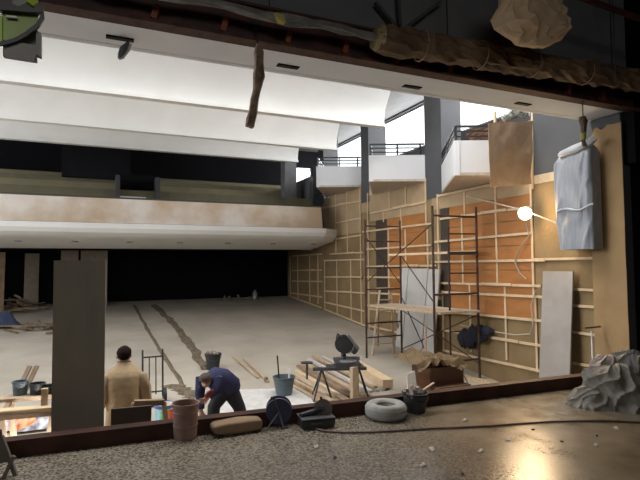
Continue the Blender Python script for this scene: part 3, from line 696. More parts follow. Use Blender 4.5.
# cardboard box under crumpled paper
X0, X1 = at(413, 380, 'y', 7.75).x, at(462, 380, 'y', 7.75).x
z0 = fz(7.7)
C = thing('cardboard_box', ((X0+X1)/2, 8.0, z0), 'large brown cardboard box beyond the stage edge beside the scaffold', 'box')
M_cbd = mat('dark_cardboard', (.15, .075, .04), .8, (.11, .055, .03), 3)
M_cbl = mat('reddish_cardboard', (.34, .17, .10), .8)
MB().mm((X0+.35, 7.7, z0), (X1, 8.3, -.22)).build('box_body', M_cbd, C)
MB().mm((X0+.35, 7.50, z0+.30), (X1, 7.7, z0+.33)).build('lower_flap', M_cbd, C)
MB().bar(V(X1-.02, 7.66, -.40), V(X1+.10, 7.6, -.72), .12, .012).build('side_flap', M_lath, C)
tag(MB().prism([V(X0, 7.62, z0), V(X0+.33, 7.62, z0), V(X0+.33, 7.72, -.30), V(X0, 7.72, -.26)], (0, .03, 0)).build('hardboard_sheet', M_cbl), 'reddish hardboard sheet leaning on the left of the cardboard box', 'board')
tag(MB().prism([V(X0-.26, 7.50, z0), V(X0-.03, 7.50, z0), V(X0-.02, 7.66, -.22), V(X0-.18, 7.66, -.26)], (0, .03, 0)).build('white_offcut', M_board), 'white board offcut leaning left of the hardboard sheet', 'board')
m_ = MB()
def crum(u, v):
    x = X0+.02+u*(X1-X0-.02); y = 7.55+v*.9
    e = min(u, 1-u, v, 1-v)
    n_ = noise.noise(V(x*5, y*5, 1))*.07+abs(noise.noise(V(x*11, y*9, 4)))*.05
    return V(x, y, -.12+n_+.12*math.sin(PI*min(u*1.4, 1))-(.10 if v < .12 else 0)*(1.0+noise.noise(V(x*9, 0, 0))))
m_.grid(crum, 34, 22, .006)
tag(m_.build('crumpled_paper', mat('packing_paper', (.17, .115, .055), .8, (.11, .07, .035), 5)), 'crumpled brown packing paper lying over the cardboard box', 'paper')
tag(MB().bar(at(425, 368, 'y', 8.6), at(426, 325, 'y', 8.9), .04, .07).build('leaning_batten', M_woodd), 'short dark batten standing against the white boards', 'timber')

# ------------------------------------------------------------------ jacket on the wall
m_ = MB()
def jlump(cx, cy, rx, ry, s_):
    def fn(u, v):
        a = u*2*PI; t_ = v*PI
        k = 1+.30*noise.noise(V(math.cos(a)*1.5, math.sin(a)*1.5, t_+s_))
        q = wallpt(cx+rx*k*math.sin(t_)*math.cos(a)*.9, cy-ry*k*math.cos(t_), 7.66)
        q.x = 7.66+.09*math.sin(t_)*math.sin(a)*k
        return q
    m_.grid(fn, 24, 14)
jlump(464, 338, 6, 9.5, 1); jlump(471, 337, 7, 11, 4); jlump(480, 334, 8, 9, 7); jlump(486, 331, 8, 4.5, 9)
J = tag(m_.build('jacket', mat('navy_cotton', (.012, .014, .026), .85), None, True), 'dark navy jacket hung over the laths behind the scaffold', 'jacket')

# ------------------------------------------------------------------ hand truck
q0, q1 = atf(141.5, 400), atf(162, 400); yy = 9.4; q0.y = q1.y = yy; q0.z = q1.z = fz(yy)
H = thing('hand_truck', (q0+q1)/2, 'black two wheeled hand truck standing beside the beige worker', 'hand truck')
for q, nm in ((q0, 0), (q1, 1)):
    MB().tube([q+V(0, 0, .12), q+V(0, .05, .55), q+V(0, .10, .93)], .016, 8).build('side_rail', M_blacksteel, H)
    MB().lathe(q+V((-.04, .04)[nm], .08, .12), [(.03, -.03), (.12, -.03), (.12, .03), (.03, .03)], 20, Matrix.Rotation(PI/2, 3, 'Y')).build('wheel', M_blackplastic, H, True)
for f in (.33, .66):
    a = q0.lerp(q1, f); MB().tube([a+V(0, .01, .15), a+V(0, .09, .80)], .010, 6).build('inner_bar', M_blacksteel, H)
MB().tube([q0+V(0, .09, .80), q1+V(0, .09, .80)], .014, 6).build('top_crossbar', M_blacksteel, H)
MB().tube([q0+V(0, .01, .2), q1+V(0, .01, .2)], .014, 6).build('lower_crossbar', M_blacksteel, H)
MB().mm(q0+V(-.02, -.22, 0), q1+V(.02, .0, .015)).build('toe_plate', M_blacksteel, H)
MB().mm(q0+V(-.02, -.2, .015), q1+V(-.10, -.02, .03)).build('cardboard_pad', M_rag, H)

# ------------------------------------------------------------------ trestle table at left
def tb(px, y, z): q = at(px, 400, 'y', y); return V(q.x, y, z)
T = thing('work_table', (-1.0, 7.1, fz(7.1)), 'rough wooden work table of planks on trestle legs at far left', 'table')
MB().bar(V(-2.2, 6.92, .05), V(-.42, 6.72, .05), .16, .045).build('near_plank', M_lath, T)
MB().bar(V(-2.2, 6.83, .0), V(-.42, 6.65, .0), .04, .05).build('near_rail', M_woodd, T)
MB().bar(V(-2.3, 7.62, .04), V(-.42, 7.40, .04), .24, .04).build('far_plank', M_wood, T)
for (x, y, dx) in ((-1.02, 6.78, .14), (-.48, 6.75, -.1), (-1.02, 7.48, .1), (-.48, 7.40, -.1), (-2.0, 6.9, -.1), (-2.0, 7.5, -.1)):
    MB().bar(V(x, y, .015), V(x+dx, y-.05, fz(y)), .07, .05).build('leg', M_wood, T)
for x in (-1.9, -1.02, -.48): MB().bar(V(x, 6.7, -.01), V(x, 7.55, -.005), .05, .05).build('crosspiece', M_woodd, T)
q = tb(44.5, 6.80, .074); tag(MB().mm(q+V(-.035, -.03, 0), q+V(.035, .03, .19)).build('wood_block', M_wood), 'short upright wood block standing on the work table', 'timber')
q = tb(20, 7.54, .062); bucket('mixing_tub', q, .08, .092, .17, M_bluegrey, 'pale blue grey tub on the far plank of the work table', 'tub', False)
q = tb(37, 7.47, .062); bucket('mixing_tub', q, .08, .09, .14, M_blackplastic, 'black tub right of the grey tub on the work table', 'tub', False)
m_ = MB(); q = tb(50, 7.44, .062); m_.box(q+V(0, 0, .06), (.22, .12, .12), 0, .03); tag(m_.build('tool_bag', M_blackplastic), 'black tool bag at the right end of the work table', 'bag')
for i, (p0, p1) in enumerate((((22, 398), (30, 366)), ((29, 398), (37, 366)))):
    a = at(p0[0], p0[1], 'y', 7.75); b = at(p1[0], p1[1], 'y', 7.80); a2 = V(a.x-.04, 7.56, .062)
    tag(MB().bar(a2, b, .055, .03).build('short_plank', M_woodd), ('left', 'right')[i]+' of two short brown planks leaning up behind the tubs', 'timber')
# printed plastic sheet on the floor under the table
def print_mat():
    m = bpy.data.materials.new('printed_plastic'); m.use_nodes = True; nt = m.node_tree; N = nt.nodes; L = nt.links; b = N['Principled BSDF']
    b.inputs['Roughness'].default_value = .4
    tc = N.new('ShaderNodeTexCoord'); n = N.new('ShaderNodeTexNoise'); n.inputs['Scale'].default_value = 3.0; n.inputs['Detail'].default_value = 4; n.inputs['Distortion'].default_value = 1.2
    L.new(tc.outputs['Object'], n.inputs['Vector']); r = N.new('ShaderNodeValToRGB'); r.color_ramp.interpolation = 'CONSTANT'; L.new(n.outputs['Fac'], r.inputs[0]); e = r.color_ramp.elements
    e[0].position = 0; e[0].color = (.05, .12, .5, 1); e[1].position = .38; e[1].color = (.85, .85, .85, 1)
    for p_, c_ in ((.50, (.80, .16, .04)), (.56, (.85, .33, .08)), (.59, (.85, .85, .85)), (.66, (.12, .40, .55))):
        x = e.new(p_); x.color = (*c_, 1)
    L.new(r.outputs[0], b.inputs['Base Color']); return m
m_ = MB()
m_.grid(lambda u, v: (lambda x, y: V(x, y, fz(y)+.01+.03*abs(noise.noise(V(x*4, y*4, 2)))))(-2.3+u*1.85, 6.2+v*2.15), 24, 20, .004)
tag(m_.build('printed_plastic_sheet', print_mat()), 'white plastic sheet with orange and blue print on the floor under the work table', 'plastic sheet')
def bag(px, py, w_, d_, h_, m, lab, sd_):
    cc = atf(px, py); cc.z = fz(cc.y)+.025; m_ = MB()
    m_.grid(lambda u, v: cc+V((u-.5)*w_, (v-.5)*d_, h_*(math.sin(PI*u)*math.sin(PI*v))**.6*(1+.7*noise.noise(V(u*5, v*5, sd_)))), 20, 16)
    return tag(m_.build('plastic_bag', m, None, True), lab, 'bag')
bag(27, 429, .42, .30, .19, mat('orange_print', (.80, .16, .03), .4, (.80, .45, .25), 6, lo=.45, hi=.6), 'crumpled orange printed plastic bag under the work table', 9)
bag(11, 430, .35, .25, .14, mat('red_print', (.55, .04, .08), .4, (.75, .70, .70), 8, lo=.45, hi=.55), 'small red and white bag by the left leg of the work table', 6)
bag(18, 422, .22, .2, .16, mat('cyan_print', (.15, .55, .70), .4, (.8, .8, .8), 8, lo=.4, hi=.55), 'little pale blue wrapper left of the orange bag', 2)
m_ = MB(); cc = atf(41, 426)+V(0, 0, .02)
m_.grid(lambda u, v: cc+V((u-.5)*.6, (v-.5)*.5, .20*math.sin(PI*u)*math.sin(PI*v)*(1+.6*noise.noise(V(u*6, v*6, 3)))), 16, 14)
tag(m_.build('plastic_bag', mat('white_grey_bag', (.6, .6, .62), .4, (.08, .08, .11), 7), None, True), 'crumpled white and grey bag right of the orange bag under the work table', 'bag')
# low work light behind the stage edge, aimed at the floor under the table
wl = thing('floor_floodlight', (.10, 6.25, fz(6.25)), 'small black floodlight on the hall floor just behind the stage edge', 'lamp')
wl.location = V(-.1, 6.15, fz(6.15)); c = V(-.1, 6.15, fz(6.15))
MB().tube([c+V(-.1, 0, .01), c+V(-.1, 0, .22), c+V(.1, 0, .22), c+V(.1, 0, .01)], .01, 6).build('stand', M_blacksteel, wl)
MB().box(c+V(0, 0, .22), (.16, .07, .12), None, .01).build('housing', M_blacksteel, wl)
MB().box(c+V(-.0, .038, .22), (.13, .006, .09)).build('lamp_glass', mat('lit_glass', (1, 1, 1), .4, emit=(1, .97, .92), estr=25), wl)
sl = bpy.data.lights.new('flood_light', 'AREA'); sl.shape = 'RECTANGLE'; sl.size = .13; sl.size_y = .09; sl.energy = 60; sl.color = (1, .97, .93); sl.spread = math.radians(120)
so = bpy.data.objects.new('flood_light', sl); COL.objects.link(so); so.parent = wl; so.location = V(-.02, .06, .22)
so.rotation_euler = V(-1.0, 1.4, -.2).to_track_quat('-Z', 'Y').to_euler()

# panel bench in front of beige worker
a, b = at(111, 409, 'y', 5.75), at(151.5, 405, 'y', 5.72)
m_ = MB(); m_.prism([V(a.x, 5.76, fz(5.7)), V(b.x-.02, 5.73, fz(5.7)), V(b.x, 5.70, b.z), V(a.x, 5.74, a.z)], (0, .025, 0))
tag(m_.build('hardboard_sheet', mat('dark_brown_panel', (.085, .06, .045), .7)), 'dark brown panel leaning in front of the beige worker', 'board')
T = thing('saw_horse', (.63, 6.1, fz(6.1)), 'wooden saw horse right of the dark panel beyond the stage edge', 'trestle')
a = at(134, 403, 'y', 6.1); b = at(164, 402, 'y', 6.1)
MB().bar(a, b, .07, .06).build('beam', M_woodd, T)
for q, s in ((a, -1), (b, 1)):
    for dy in (-.22, .22): MB().bar(q, V(q.x+s*.10, q.y+dy, fz(q.y+dy)), .05, .03).build('leg', M_wood, T)

# ------------------------------------------------------------------ people
def person1():
    cx, cy = .285, 6.48; g = fz(cy)
    def P(x, y, z): return V(cx+x, cy+y, g+z)
    root = thing('person', P(0, 0, 0), 'person with dark hair in a beige work coat standing with back turned, arms bent forward', 'person')
    v = {}; e = []
    def add(n, p, r, par=None):
        v[n] = (p, r)
        if par: e.append((par, n))
    add('pelvis', P(0, 0, .93), .12); add('waist', P(0, .02, 1.08), .115, 'pelvis'); add('chest', P(0, .05, 1.26), .12, 'waist'); add('neck0', P(0, .08, 1.41), .065, 'chest')
    add('neck', P(0, .11, 1.47), .055, 'neck0'); add('jaw', P(0, .145, 1.525), .066, 'neck'); add('skull', P(0, .145, 1.595), .078, 'jaw'); add('crown', P(0, .14, 1.645), .055, 'skull')
    add('nose', P(0, .235, 1.55), .013, 'jaw')
    for s, n in ((-1, 'L'), (1, 'R')):
        add('ear'+n, P(s*.094, .16, 1.565), .019, 'skull')
        add('hip'+n, P(s*.09, 0, .86), .09, 'pelvis'); add('knee'+n, P(s*.11, .02, .48), .055, 'hip'+n); add('ank'+n, P(s*.12, -.02, .09), .038, 'knee'+n); add('toe'+n, P(s*.13, .14, .04), .032, 'ank'+n)
        add('sh'+n, P(s*.165, .06, 1.34), .05, 'chest'); add('el'+n, P(s*.235, .05, 1.08), .042, 'sh'+n); add('wr'+n, P(s*.14, .30, 1.06), .028, 'el'+n)
        add('palm'+n, P(s*.11, .37, 1.065), .032, 'wr'+n)
        for k in range(4):
            o = (k-1.5)*.020
            add('f%d%s' % (k, n), P(s*.09, .43+.004*k, 1.06+o), .0095, 'palm'+n); add('g%d%s' % (k, n), P(s*.06, .455-.004*abs(k-1), 1.045+o), .008, 'f%d%s' % (k, n))
        add('th'+n, P(s*.075, .37, 1.10), .011, 'palm'+n); add('tj'+n, P(s*.05, .395, 1.105), .009, 'th'+n)
    skin('body', v, e, M_skin, root, 'pelvis')
    m = MB()
    hc = P(0, .135, 1.61)
    def hair(u, w_):
        a = w_*2*PI; th = u*PI*(.62-.20*math.sin(a))
        r = V(math.sin(th)*math.cos(a)*.091, math.sin(th)*math.sin(a)*.102, math.cos(th)*.092)
        return hc+V(r.x*(.96 if r.z > 0 else .90), r.y, r.z*1.02)*(1+.09*noise.noise(r*45))
    m.grid(hair, 14, 26); m.build('hair', M_hair, root, True)
    m = MB()
    rg = [(.80, .205, .15, 0), (.92, .20, .15, .005), (1.05, .192, .148, .02), (1.18, .20, .148, .035), (1.28, .212, .145, .05), (1.36, .21, .135, .06), (1.41, .19, .12, .075), (1.45, .145, .10, .09), (1.48, .095, .085, .10), (1.515, .078, .078, .115)]
    def ct(u, w_):
        f = u*(len(rg)-1); i = min(int(f), len(rg)-2); t = f-i; z, rx, ry, oy = [rg[i][k]+(rg[i+1][k]-rg[i][k])*t for k in range(4)]
        a = w_*2*PI; k = 1+.05*noise.noise(V(math.cos(a)*2, math.sin(a)*2, z*4))+.03*math.sin(a*5+z*6)*(1-u)
        return P(math.cos(a)*rx*k, oy+math.sin(a)*ry*k, z)
    m.grid(ct, 27, 40)
    for s in (-1, 1):
        m.tube([P(s*.13, .06, 1.37), P(s*.19, .05, 1.33), P(s*.235, .03, 1.2), P(s*.25, .03, 1.08), P(s*.22, .14, 1.04), P(s*.165, .27, 1.055)], [.05, .078, .075, .068, .062, .048], 16, .12, seed=s*3)
    m.build('coat', M_coat, root, True)
    m = MB()
    for s in (-1, 1):
        m.tube([P(s*.07, .0, .97), P(s*.09, 0, .82), P(s*.11, .01, .46), P(s*.12, -.02, .08)], [.12, .115, .09, .08], 16, .1, seed=s)
    m.build('trousers', M_coat, root, True)
    for s in (-1, 1):
        MB().box(P(s*.13, .06, .045), (.09, .27, .09), -.1*s, .03).build('shoe', M_blackplastic, root, True)
person1()
def person2():
    c0 = at(221, 400, 'y', 7.55); cx, cy = c0.x, 7.55; g = fz(cy)
    R_ = V(RT.x, RT.y, 0).normalized(); Dp = V(FW.x, FW.y, 0).normalized()
    k_ = 7.0/500
    def P(px, py, d=0):  # frontal pose, d metres further away
        dd = V(FW.x, FW.y, FW.z)+RT*((px-320)/F)+UP*((240-py)/F)
        hz = V(FW.x, FW.y, 0).length
        dist = 7.3+d
        t = dist/((dd.x*Dp.x+dd.y*Dp.y))
        return V(0, 0, EYE)+dd*t
    gx = lambda px, d: (lambda p: V(p.x, p.y, fz(p.y)))(P(px, 430, d))
    root = thing('person', gx(222, .1), 'person in a navy jumper and black trousers bending down towards the floor', 'person')
    v = {}; e = []
    def add(n, p, r, par=None):
        v[n] = (p, r)
        if par: e.append((par, n))
    add('pelvis', P(229, 386, .18), .10); add('waist', P(223, 380, .1), .09, 'pelvis'); add('chest', P(215, 379, -.08), .09, 'waist'); add('neck', P(210, 379, -.22), .05, 'chest')
    add('skull', P(205.5, 379.5, -.34), .08, 'neck'); add('jaw', P(206, 385, -.36), .062, 'skull'); add('nose', P(205, 385.5, -.45), .013, 'jaw')
    for n, hp, kn, an, sx in (('L', P(221, 392, .12), P(213, 407, .02), gx(211, .15), -1), ('R', P(232, 392, .18), P(239, 407, .1), gx(247, .25), 1)):
        add('hip'+n, hp, .09, 'pelvis'); add('knee'+n, kn, .06, 'hip'+n); add('ank'+n, an+V(0, 0, .1), .04, 'knee'+n); add('toe'+n, an+V(-.08, -.12, .035), .035, 'ank'+n)
    arms = {'L': (P(201, 379, -.2), P(200, 394, -.22), P(201, 409, -.25)), 'R': (P(220, 380, -.22), P(216, 391, -.3), P(209, 396, -.36))}
    for n, (a, b, c) in arms.items():
        add('sh'+n, a, .05, 'chest'); add('el'+n, b, .045, 'sh'+n); add('wr'+n, c, .028, 'el'+n)
        d = (c-b).normalized(); s = d.cross(Dp).normalized(); pm = c+d*.06
        add('palm'+n, pm, .032, 'wr'+n)
        for k in range(4):
            add('f%d%s' % (k, n), pm+d*(.05)+s*(k-1.5)*.021, .0095, 'palm'+n); add('g%d%s' % (k, n), pm+d*(.085-.006*abs(k-1))+s*(k-1.5)*.021-Dp*.012, .008, 'f%d%s' % (k, n))
        add('t'+n, pm+s*.04+d*.01, .011, 'palm'+n); add('u'+n, pm+s*.06+d*.035, .009, 't'+n)
    skin('body', v, e, M_skin, root, 'pelvis'); v0 = v
    m = MB(); hc = v['skull'][0]; up = (v['skull'][0]-v['jaw'][0]).normalized()*1.0+V(0, 0, .6); up.normalize(); fd = V(-.2, -1, -.2); fd = (fd-up*fd.dot(up)).normalized(); sd = up.cross(fd)
    def hair(u, w_):
        th = u*PI*.56; a = w_*2*PI
        q = up*math.cos(th)*.092+(sd*math.cos(a)*.092+fd*math.sin(a)*.098)*math.sin(th)
        return hc+q*(1+.05*noise.noise(q*50))
    m.grid(hair, 12, 24); m.build('hair', mat('brown_hair', (.05, .03, .02), .7), root, True)
    m = MB()
    m.tube([P(233, 390, .2), P(230, 385, .16), P(223, 379.5, .05), P(215, 378.5, -.06), P(209.5, 379, -.2), P(207.5, 379.5, -.26)], [.12, .155, .165, .16, .10, .06], 20, .10, seed=2)
    for n, (a, b, c) in arms.items():
        m.tube([a.lerp(v0['chest'][0], .4), a, b, c], [.06, .085, .068, .048], 14, .12, seed=ord(n))
    m.build('jumper', M_blue, root, True)
    m = MB()
    for n, hp, kn, an in (('L', P(222, 394, .12), P(214, 407, .02), gx(211, .15)), ('R', P(232, 394, .18), P(239, 407, .1), gx(247, .25))):
        m.tube([P(229, 386, .17), hp, kn, an+V(0, 0, .08)], [.13, .12, .09, .075], 16, .08, seed=ord(n))
    m.build('trousers', M_trous, root, True)
    for px, d in ((209, .12), (246, .22)):
        q = gx(px, d); MB().box(q+V(-.04, -.06, .045), (.10, .27, .09), .5, .03).build('shoe', M_blackplastic, root, True)
    gl = MB(); q = P(209, 394, -.38)
    gl.tube([q+V(-.05, 0, -.03), q, q+V(.07, 0, .04)], [.03, .04, .03], 8, .3); tag(gl.build('red_cloth', mat('crimson_cloth', (.22, .03, .05), .8), None, True), 'small crimson cloth held by the bending person', 'cloth')
person2()

# ------------------------------------------------------------------ things on the stage
# pinkish pail
c = at(187, 441, 'z', 0); c.y += .10; c.z = 0
B = thing('old_pail', c, 'dusty pinkish brown plastic pail on the stage before the edge beam', 'bucket')
M_pail = mat('dusty_pink_plastic', (.25, .15, .12), .75, (.17, .10, .08), 6)
MB().lathe(c, [(.105, 0), (.112, .02), (.122, .30), (.134, .31), (.136, .345), (.124, .345), (.105, .03), (.02, .02)], 32).build('pail_body', M_pail, B, True)
MB().lathe(c+V(0, 0, .12), [(.1165, 0), (.1205, .004), (.1215, .012), (.118, .018)], 32, close=True).build('rib', M_pail, B, True)
MB().lathe(c+V(0, 0, .25), [(.1205, 0), (.128, .004), (.129, .012), (.122, .018)], 32, close=True).build('rib', M_pail, B, True)
# paper sack
a, b = at(214, 438, 'z', 0), at(262, 431, 'z', 0); c = (a+b)/2+V(0, .10, 0); ang = math.atan2(b.y-a.y, b.x-a.x)
m_ = MB()
def sk(u, v):
    a_ = (u-.5)*2*PI; t_ = (v-.5)*PI; pw = lambda q, e_: math.copysign(abs(q)**e_, q)
    q = V(.26*pw(math.cos(t_), .35)*pw(math.cos(a_), .35), .125*pw(math.cos(t_), .35)*pw(math.sin(a_), .35), .068*pw(math.sin(t_), .5))
    q.z *= 1-.3*max(0, -q.x/.25); n_ = noise.noise(q*6); q.z += .012*n_; q.y += .012*noise.noise(q*5+V(3, 0, 0))
    return q
m_.grid(sk, 40, 20)
mz = min(v_.co.z for v_ in m_.bm.verts)
bmesh.ops.transform(m_.bm, matrix=Matrix.Translation(V(c.x, c.y, -mz+.001)) @ Matrix.Rotation(ang, 4, 'Z'), verts=m_.bm.verts[:])
tag(m_.build('paper_sack', mat('brown_sack_paper', (.24, .155, .085), .75, (.19, .12, .065), 5), None, True), 'brown paper sack lying on the stage beside the pail', 'sack')
# blue round sieve/disc with stand
c = at(279, 428, 'z', 0); c.z = 0
D_ = thing('cable_reel', c+V(0, .12, 0), 'dark blue round cable reel on a bent steel stand at the stage edge', 'reel')
fr = V(c.x, c.y, 0).normalized(); RR = Matrix((V(fr.y, -fr.x, 0), V(0, 0, 1), -fr)).transposed()
cc = c+fr*.12+V(0, 0, .155)
M_reel = mat('navy_reel', (.022, .025, .07), .55)
MB().lathe(cc, [(.02, -.07), (.135, -.07), (.14, -.06), (.135, -.05), (.06, -.05), (.06, .05), (.135, .05), (.14, .06), (.135, .07), (.02, .07)], 32, RR).build('reel_drum', M_reel, D_, True)
MB().lathe(cc, [(.06, -.045), (.115, -.045), (.115, .045), (.06, .045)], 28, RR, close=True).build('wound_cable', M_blackplastic, D_, True)
MB().tube([cc-fr*.09+V(-.06, -.0, .16), cc-fr*.10+V(.0, 0, 0), c+V(.03, -.06, .01)], .011, 6).build('stand_leg', M_steel, D_)
MB().tube([cc-fr*.10+V(0, 0, 0), c+V(-.14, -.02, .01)], .009, 6).build('stand_leg', M_steel, D_)
MB().tube([cc-fr*.09+V(-.09, 0, .16), cc-fr*.09+V(-.01, 0, .17)], .011, 6).build('carry_handle', M_steel, D_)
# tool case
a, b = at(297, 431, 'z', 0), at(336, 427, 'z', 0); c = (a+b)/2+fr*.12; ang = math.atan2(b.y-a.y, b.x-a.x)
Tc = thing('tool_case', V(c.x, c.y, 0), 'black tool case lying on the stage between reel and tyre', 'case')
MB().box(V(c.x, c.y, .052), (.36, .26, .104), ang, .02).build('case_body', M_blackplastic, Tc, True)
MB().box(V(c.x, c.y, .10), (.365, .265, .012), ang, .003).build('lid_seam', M_steel, Tc)
MB().box(V(c.x, c.y, 0)-fr*.135+V(0, 0, .06), (.12, .02, .02), ang).build('handle', M_steel, Tc)
# angle grinder with disc on the case
q = V(c.x+.09, c.y, .108)
G = thing('angle_grinder', q, 'angle grinder with large grey disc resting on the tool case', 'grinder')
gc = at(323, 408.5, 'y', q.y)
MB().lathe(gc, [(.012, -.004), (.10, -.003), (.10, .003), (.012, .004)], 40, RR).build('disc', mat('worn_disc', (.16, .135, .115), .6, (.11, .09, .08), 10), G, True)
MB().lathe(gc-fr*.003, [(.004, -.006), (.028, -.006), (.028, .012), (.01, .014)], 20, RR).build('flange_nut', M_steel, G, True)
MB().tube([gc+fr*.02, gc+fr*.03+V(-.10, 0, -.03), gc+fr*.02+V(-.26, .0, -.05)], [.035, .033, .028], 12).build('grinder_body', M_blackplastic, G, True)
MB().tube([gc+fr*.02+V(-.02, 0, .06), gc+fr*.02+V(-.02, 0, .12)], .014, 8).build('side_handle', M_blackplastic, G, True)
# tyre
c = at(386, 417, 'z', 0); c.z = .082
Ty = thing('rubber_tyre', V(c.x, c.y, 0), 'dusty grey small tyre lying flat on the stage', 'tyre')
prof = []
for k in range(16):
    a = 2*PI*k/16; ca, sa = math.cos(a), math.sin(a)
    prof.append((.165+.065*math.copysign(abs(ca)**.7, ca), .08*math.copysign(abs(sa)**.75, sa)))
MB().lathe(c, prof, 44, close=True).build('tyre_casing', M_rubber, Ty, True)
for z in (-.03, .0, .03): MB().lathe(c+V(0, 0, z), [(.2285, -.005), (.233, -.004), (.233, .004), (.2285, .005)], 44, close=True).build('tread_rib', M_rubber, Ty, True)
MB().lathe(c+V(0, 0, .0), [(.105, .05), (.112, .055), (.112, -.05), (.105, -.05)], 30, close=True).build('inner_bead', mat('olive_rim', (.11, .10, .06), .6), Ty, True)
# black rubble bucket
c = at(419, 414, 'z', 0); c.z = 0; c += V(.02, .1, 0)
bucket('rubble_bucket', c, .115, .145, .22, M_blackplastic, 'black rubber bucket full of rubble on the stage beside the tyre', fill=fill_rubble(M_rag))
tag(MB().bar(c+V(.02, -.02, .2), c+V(.24, -.04, .31), .035, .015).build('wood_splinter', M_wood), 'wood splinter sticking out of the stage rubble bucket', 'timber')
# cable on the stage
pts = [at(*p, 'z', .012) for p in ((300, 424), (312, 428), (325, 431), (345, 432.5), (372, 432), (400, 430.5), (430, 428.5), (460, 427.5), (490, 426), (520, 423.8), (550, 421.8), (580, 421), (610, 421), (650, 423))]
tag(MB().tube(pts, .010, 6).build('power_cable', mat('red_brown_cable', (.06, .025, .02), .5), None, True), 'dark power cable running across the stage floor', 'cable')
# small debris on the stage
sd = [(355, 383, 0)]
M_chip = mat('pale_chip', (.62, .58, .52), .6)
for i, (px, py, lab) in enumerate(((316, 448, 'white chip below the tool case'), (432, 450, 'pale flat flake left of the large chip'), (423, 466, 'white crumpled scrap near the bottom of the picture'), (465, 421, 'small white scrap right of the rubble bucket'), (508, 441, 'pale scrap between cable and reflection'), (481, 452, 'pale chip left of the lamp reflection'), (616, 429, 'bright crumpled wrapper before the cloth heap'), (596, 446, 'pale chip right of the reflection'))):
    q = at(px, py, 'z', 0); m_ = MB()
    m_.box(q+V(0, 0, .008), (.05 if i != 1 else .09, .03, .012), random.random()*3, .003); m_.box(q+V(.015, .01, .014), (.03, .02, .012), random.random()*3)
    tag(m_.build('debris_chip', M_chip), lab, 'debris', 'scraps on the stage floor')
for i, (px, py) in enumerate(((533, 430), (562, 442), (497, 399), (597, 436), (335, 458), (462, 474))):
    q = at(px, py, 'z', 0); m_ = MB(); m_.box(q+V(0, 0, .007), (.03, .02, .014), random.random()*3, .003)
    tag(m_.build('dark_pebble', M_blackplastic), 'small dark crumb on the stage floor', 'debris', 'dark crumbs on the stage floor')
# cloth heap at right
def lobe(m, c, rx, ry, rz, s, dr=1.9, sweep=1.9):
    c = Vector(c)
    def fn(u, v):
        a = u*2*PI; th = v*PI*.5
        d = V(math.cos(a)*math.sin(th), math.sin(a)*math.sin(th), math.cos(th))
        w_ = noise.noise(d*1.6+V(s, s, 0))
        rid = (1-abs(math.sin(a*2.5*dr+th*sweep*2+s+2.6*w_)))**2
        rid2 = (1-abs(math.sin(a*5.0*dr-th*sweep*3+s*2+3.5*noise.noise(d*2.4+V(0, s, 0)))))**2
        k = 1+.14*rid*math.sin(th)+.035*rid2*math.sin(th)+.16*noise.noise(d*1.7+V(s, 0, 3))
        q = V(d.x*rx*k, d.y*ry*k, d.z**.75*rz*k)
        if v > .8: q.x *= 1+(v-.8)*.7*(1+noise.noise(d*5)); q.y *= 1+(v-.8)*.5
        return c+q
    m.grid(fn, 110, 50)
T = thing('cloth_heap', V(5.8, 4.2, 0), 'big crumpled heap of dusty grey tarpaulin on the stage at right', 'tarpaulin')
m_ = MB(); lobe(m_, (5.82, 4.22, 0), .40, .36, .44, 1.3); m_.build('tarpaulin_bulk', M_tarp, T, True)
m_ = MB(); lobe(m_, (6.25, 4.15, 0), .50, .45, .56, 5.1); m_.build('tarpaulin_fold', mat('dark_tarpaulin', (.115, .11, .10), .65, (.065, .062, .058), 3), T, True)
m_ = MB(); lobe(m_, (5.48, 4.28, 0), .27, .24, .20, 3.7); m_.build('tarpaulin_skirt', M_tarp, T, True)
m_ = MB(); lobe(m_, (5.92, 4.42, .22), .24, .2, .30, 8.2); m_.build('pale_rag', M_rag, T, True)
for k, (a0_, a1_) in enumerate((((5.95, 3.88, .46), (5.92, 3.74, .05)), ((6.08, 3.86, .54), (6.12, 3.66, .04)), ((5.86, 3.90, .40), (5.70, 3.84, .05)))):
    pts = [V(*a0_).lerp(V(*a1_), t_/10)+V(.05*math.sin(t_*.5+k), -.05*math.sin(PI*t_/10), 0) for t_ in range(11)]
    MB().tube(pts, [.02]+[.045]*9+[.02], 12, .35, seed=k).build('rolled_edge', M_tarp, T, True)
# T shaped pole behind the heap
q = at(592, 345, 'y', 5.75)
T = thing('floor_scraper', V(q.x, 5.75, 0), 'white handled T shaped scraper leaning head up before the brown wall', 'tool')
MB().tube([V(q.x+.02, 5.75, -1.0), at(591.5, 331, 'y', 5.8)], .013, 8).build('handle', M_white, T)
a, b = at(584, 328, 'y', 5.8), at(600, 326.5, 'y', 5.8); MB().bar(a, b, .03, .03).build('head', M_woodd, T)
# object at lower left: folded wooden chair/tool frame
c = at(4, 476, 'z', 0)
T = thing('folding_stool', V(c.x, c.y, 0), 'grey wooden folding stool cut by the lower left corner', 'stool')
M_gw = mat('grey_worn_wood', (.12, .105, .09), .75)
def lp_(px, py, y): return at(px, py, 'y', y)
y_ = c.y
MB().bar(lp_(1, 436, y_), V(lp_(16, 479, y_).x, y_-.02, .0), .035, .03).build('leg', M_gw, T)
MB().bar(lp_(14, 456, y_-.06), V(lp_(3, 484, y_-.06).x, y_-.06, .0), .035, .03).build('leg', M_gw, T)
MB().bar(lp_(-14, 437, y_), V(lp_(-8, 480, y_).x, y_, .0), .035, .03).build('leg', M_gw, T)
MB().prism([lp_(-22, 432, y_), lp_(1, 430, y_), lp_(8, 462, y_), lp_(-16, 466, y_)], (0, .025, 0)).build('seat_board', M_gw, T)

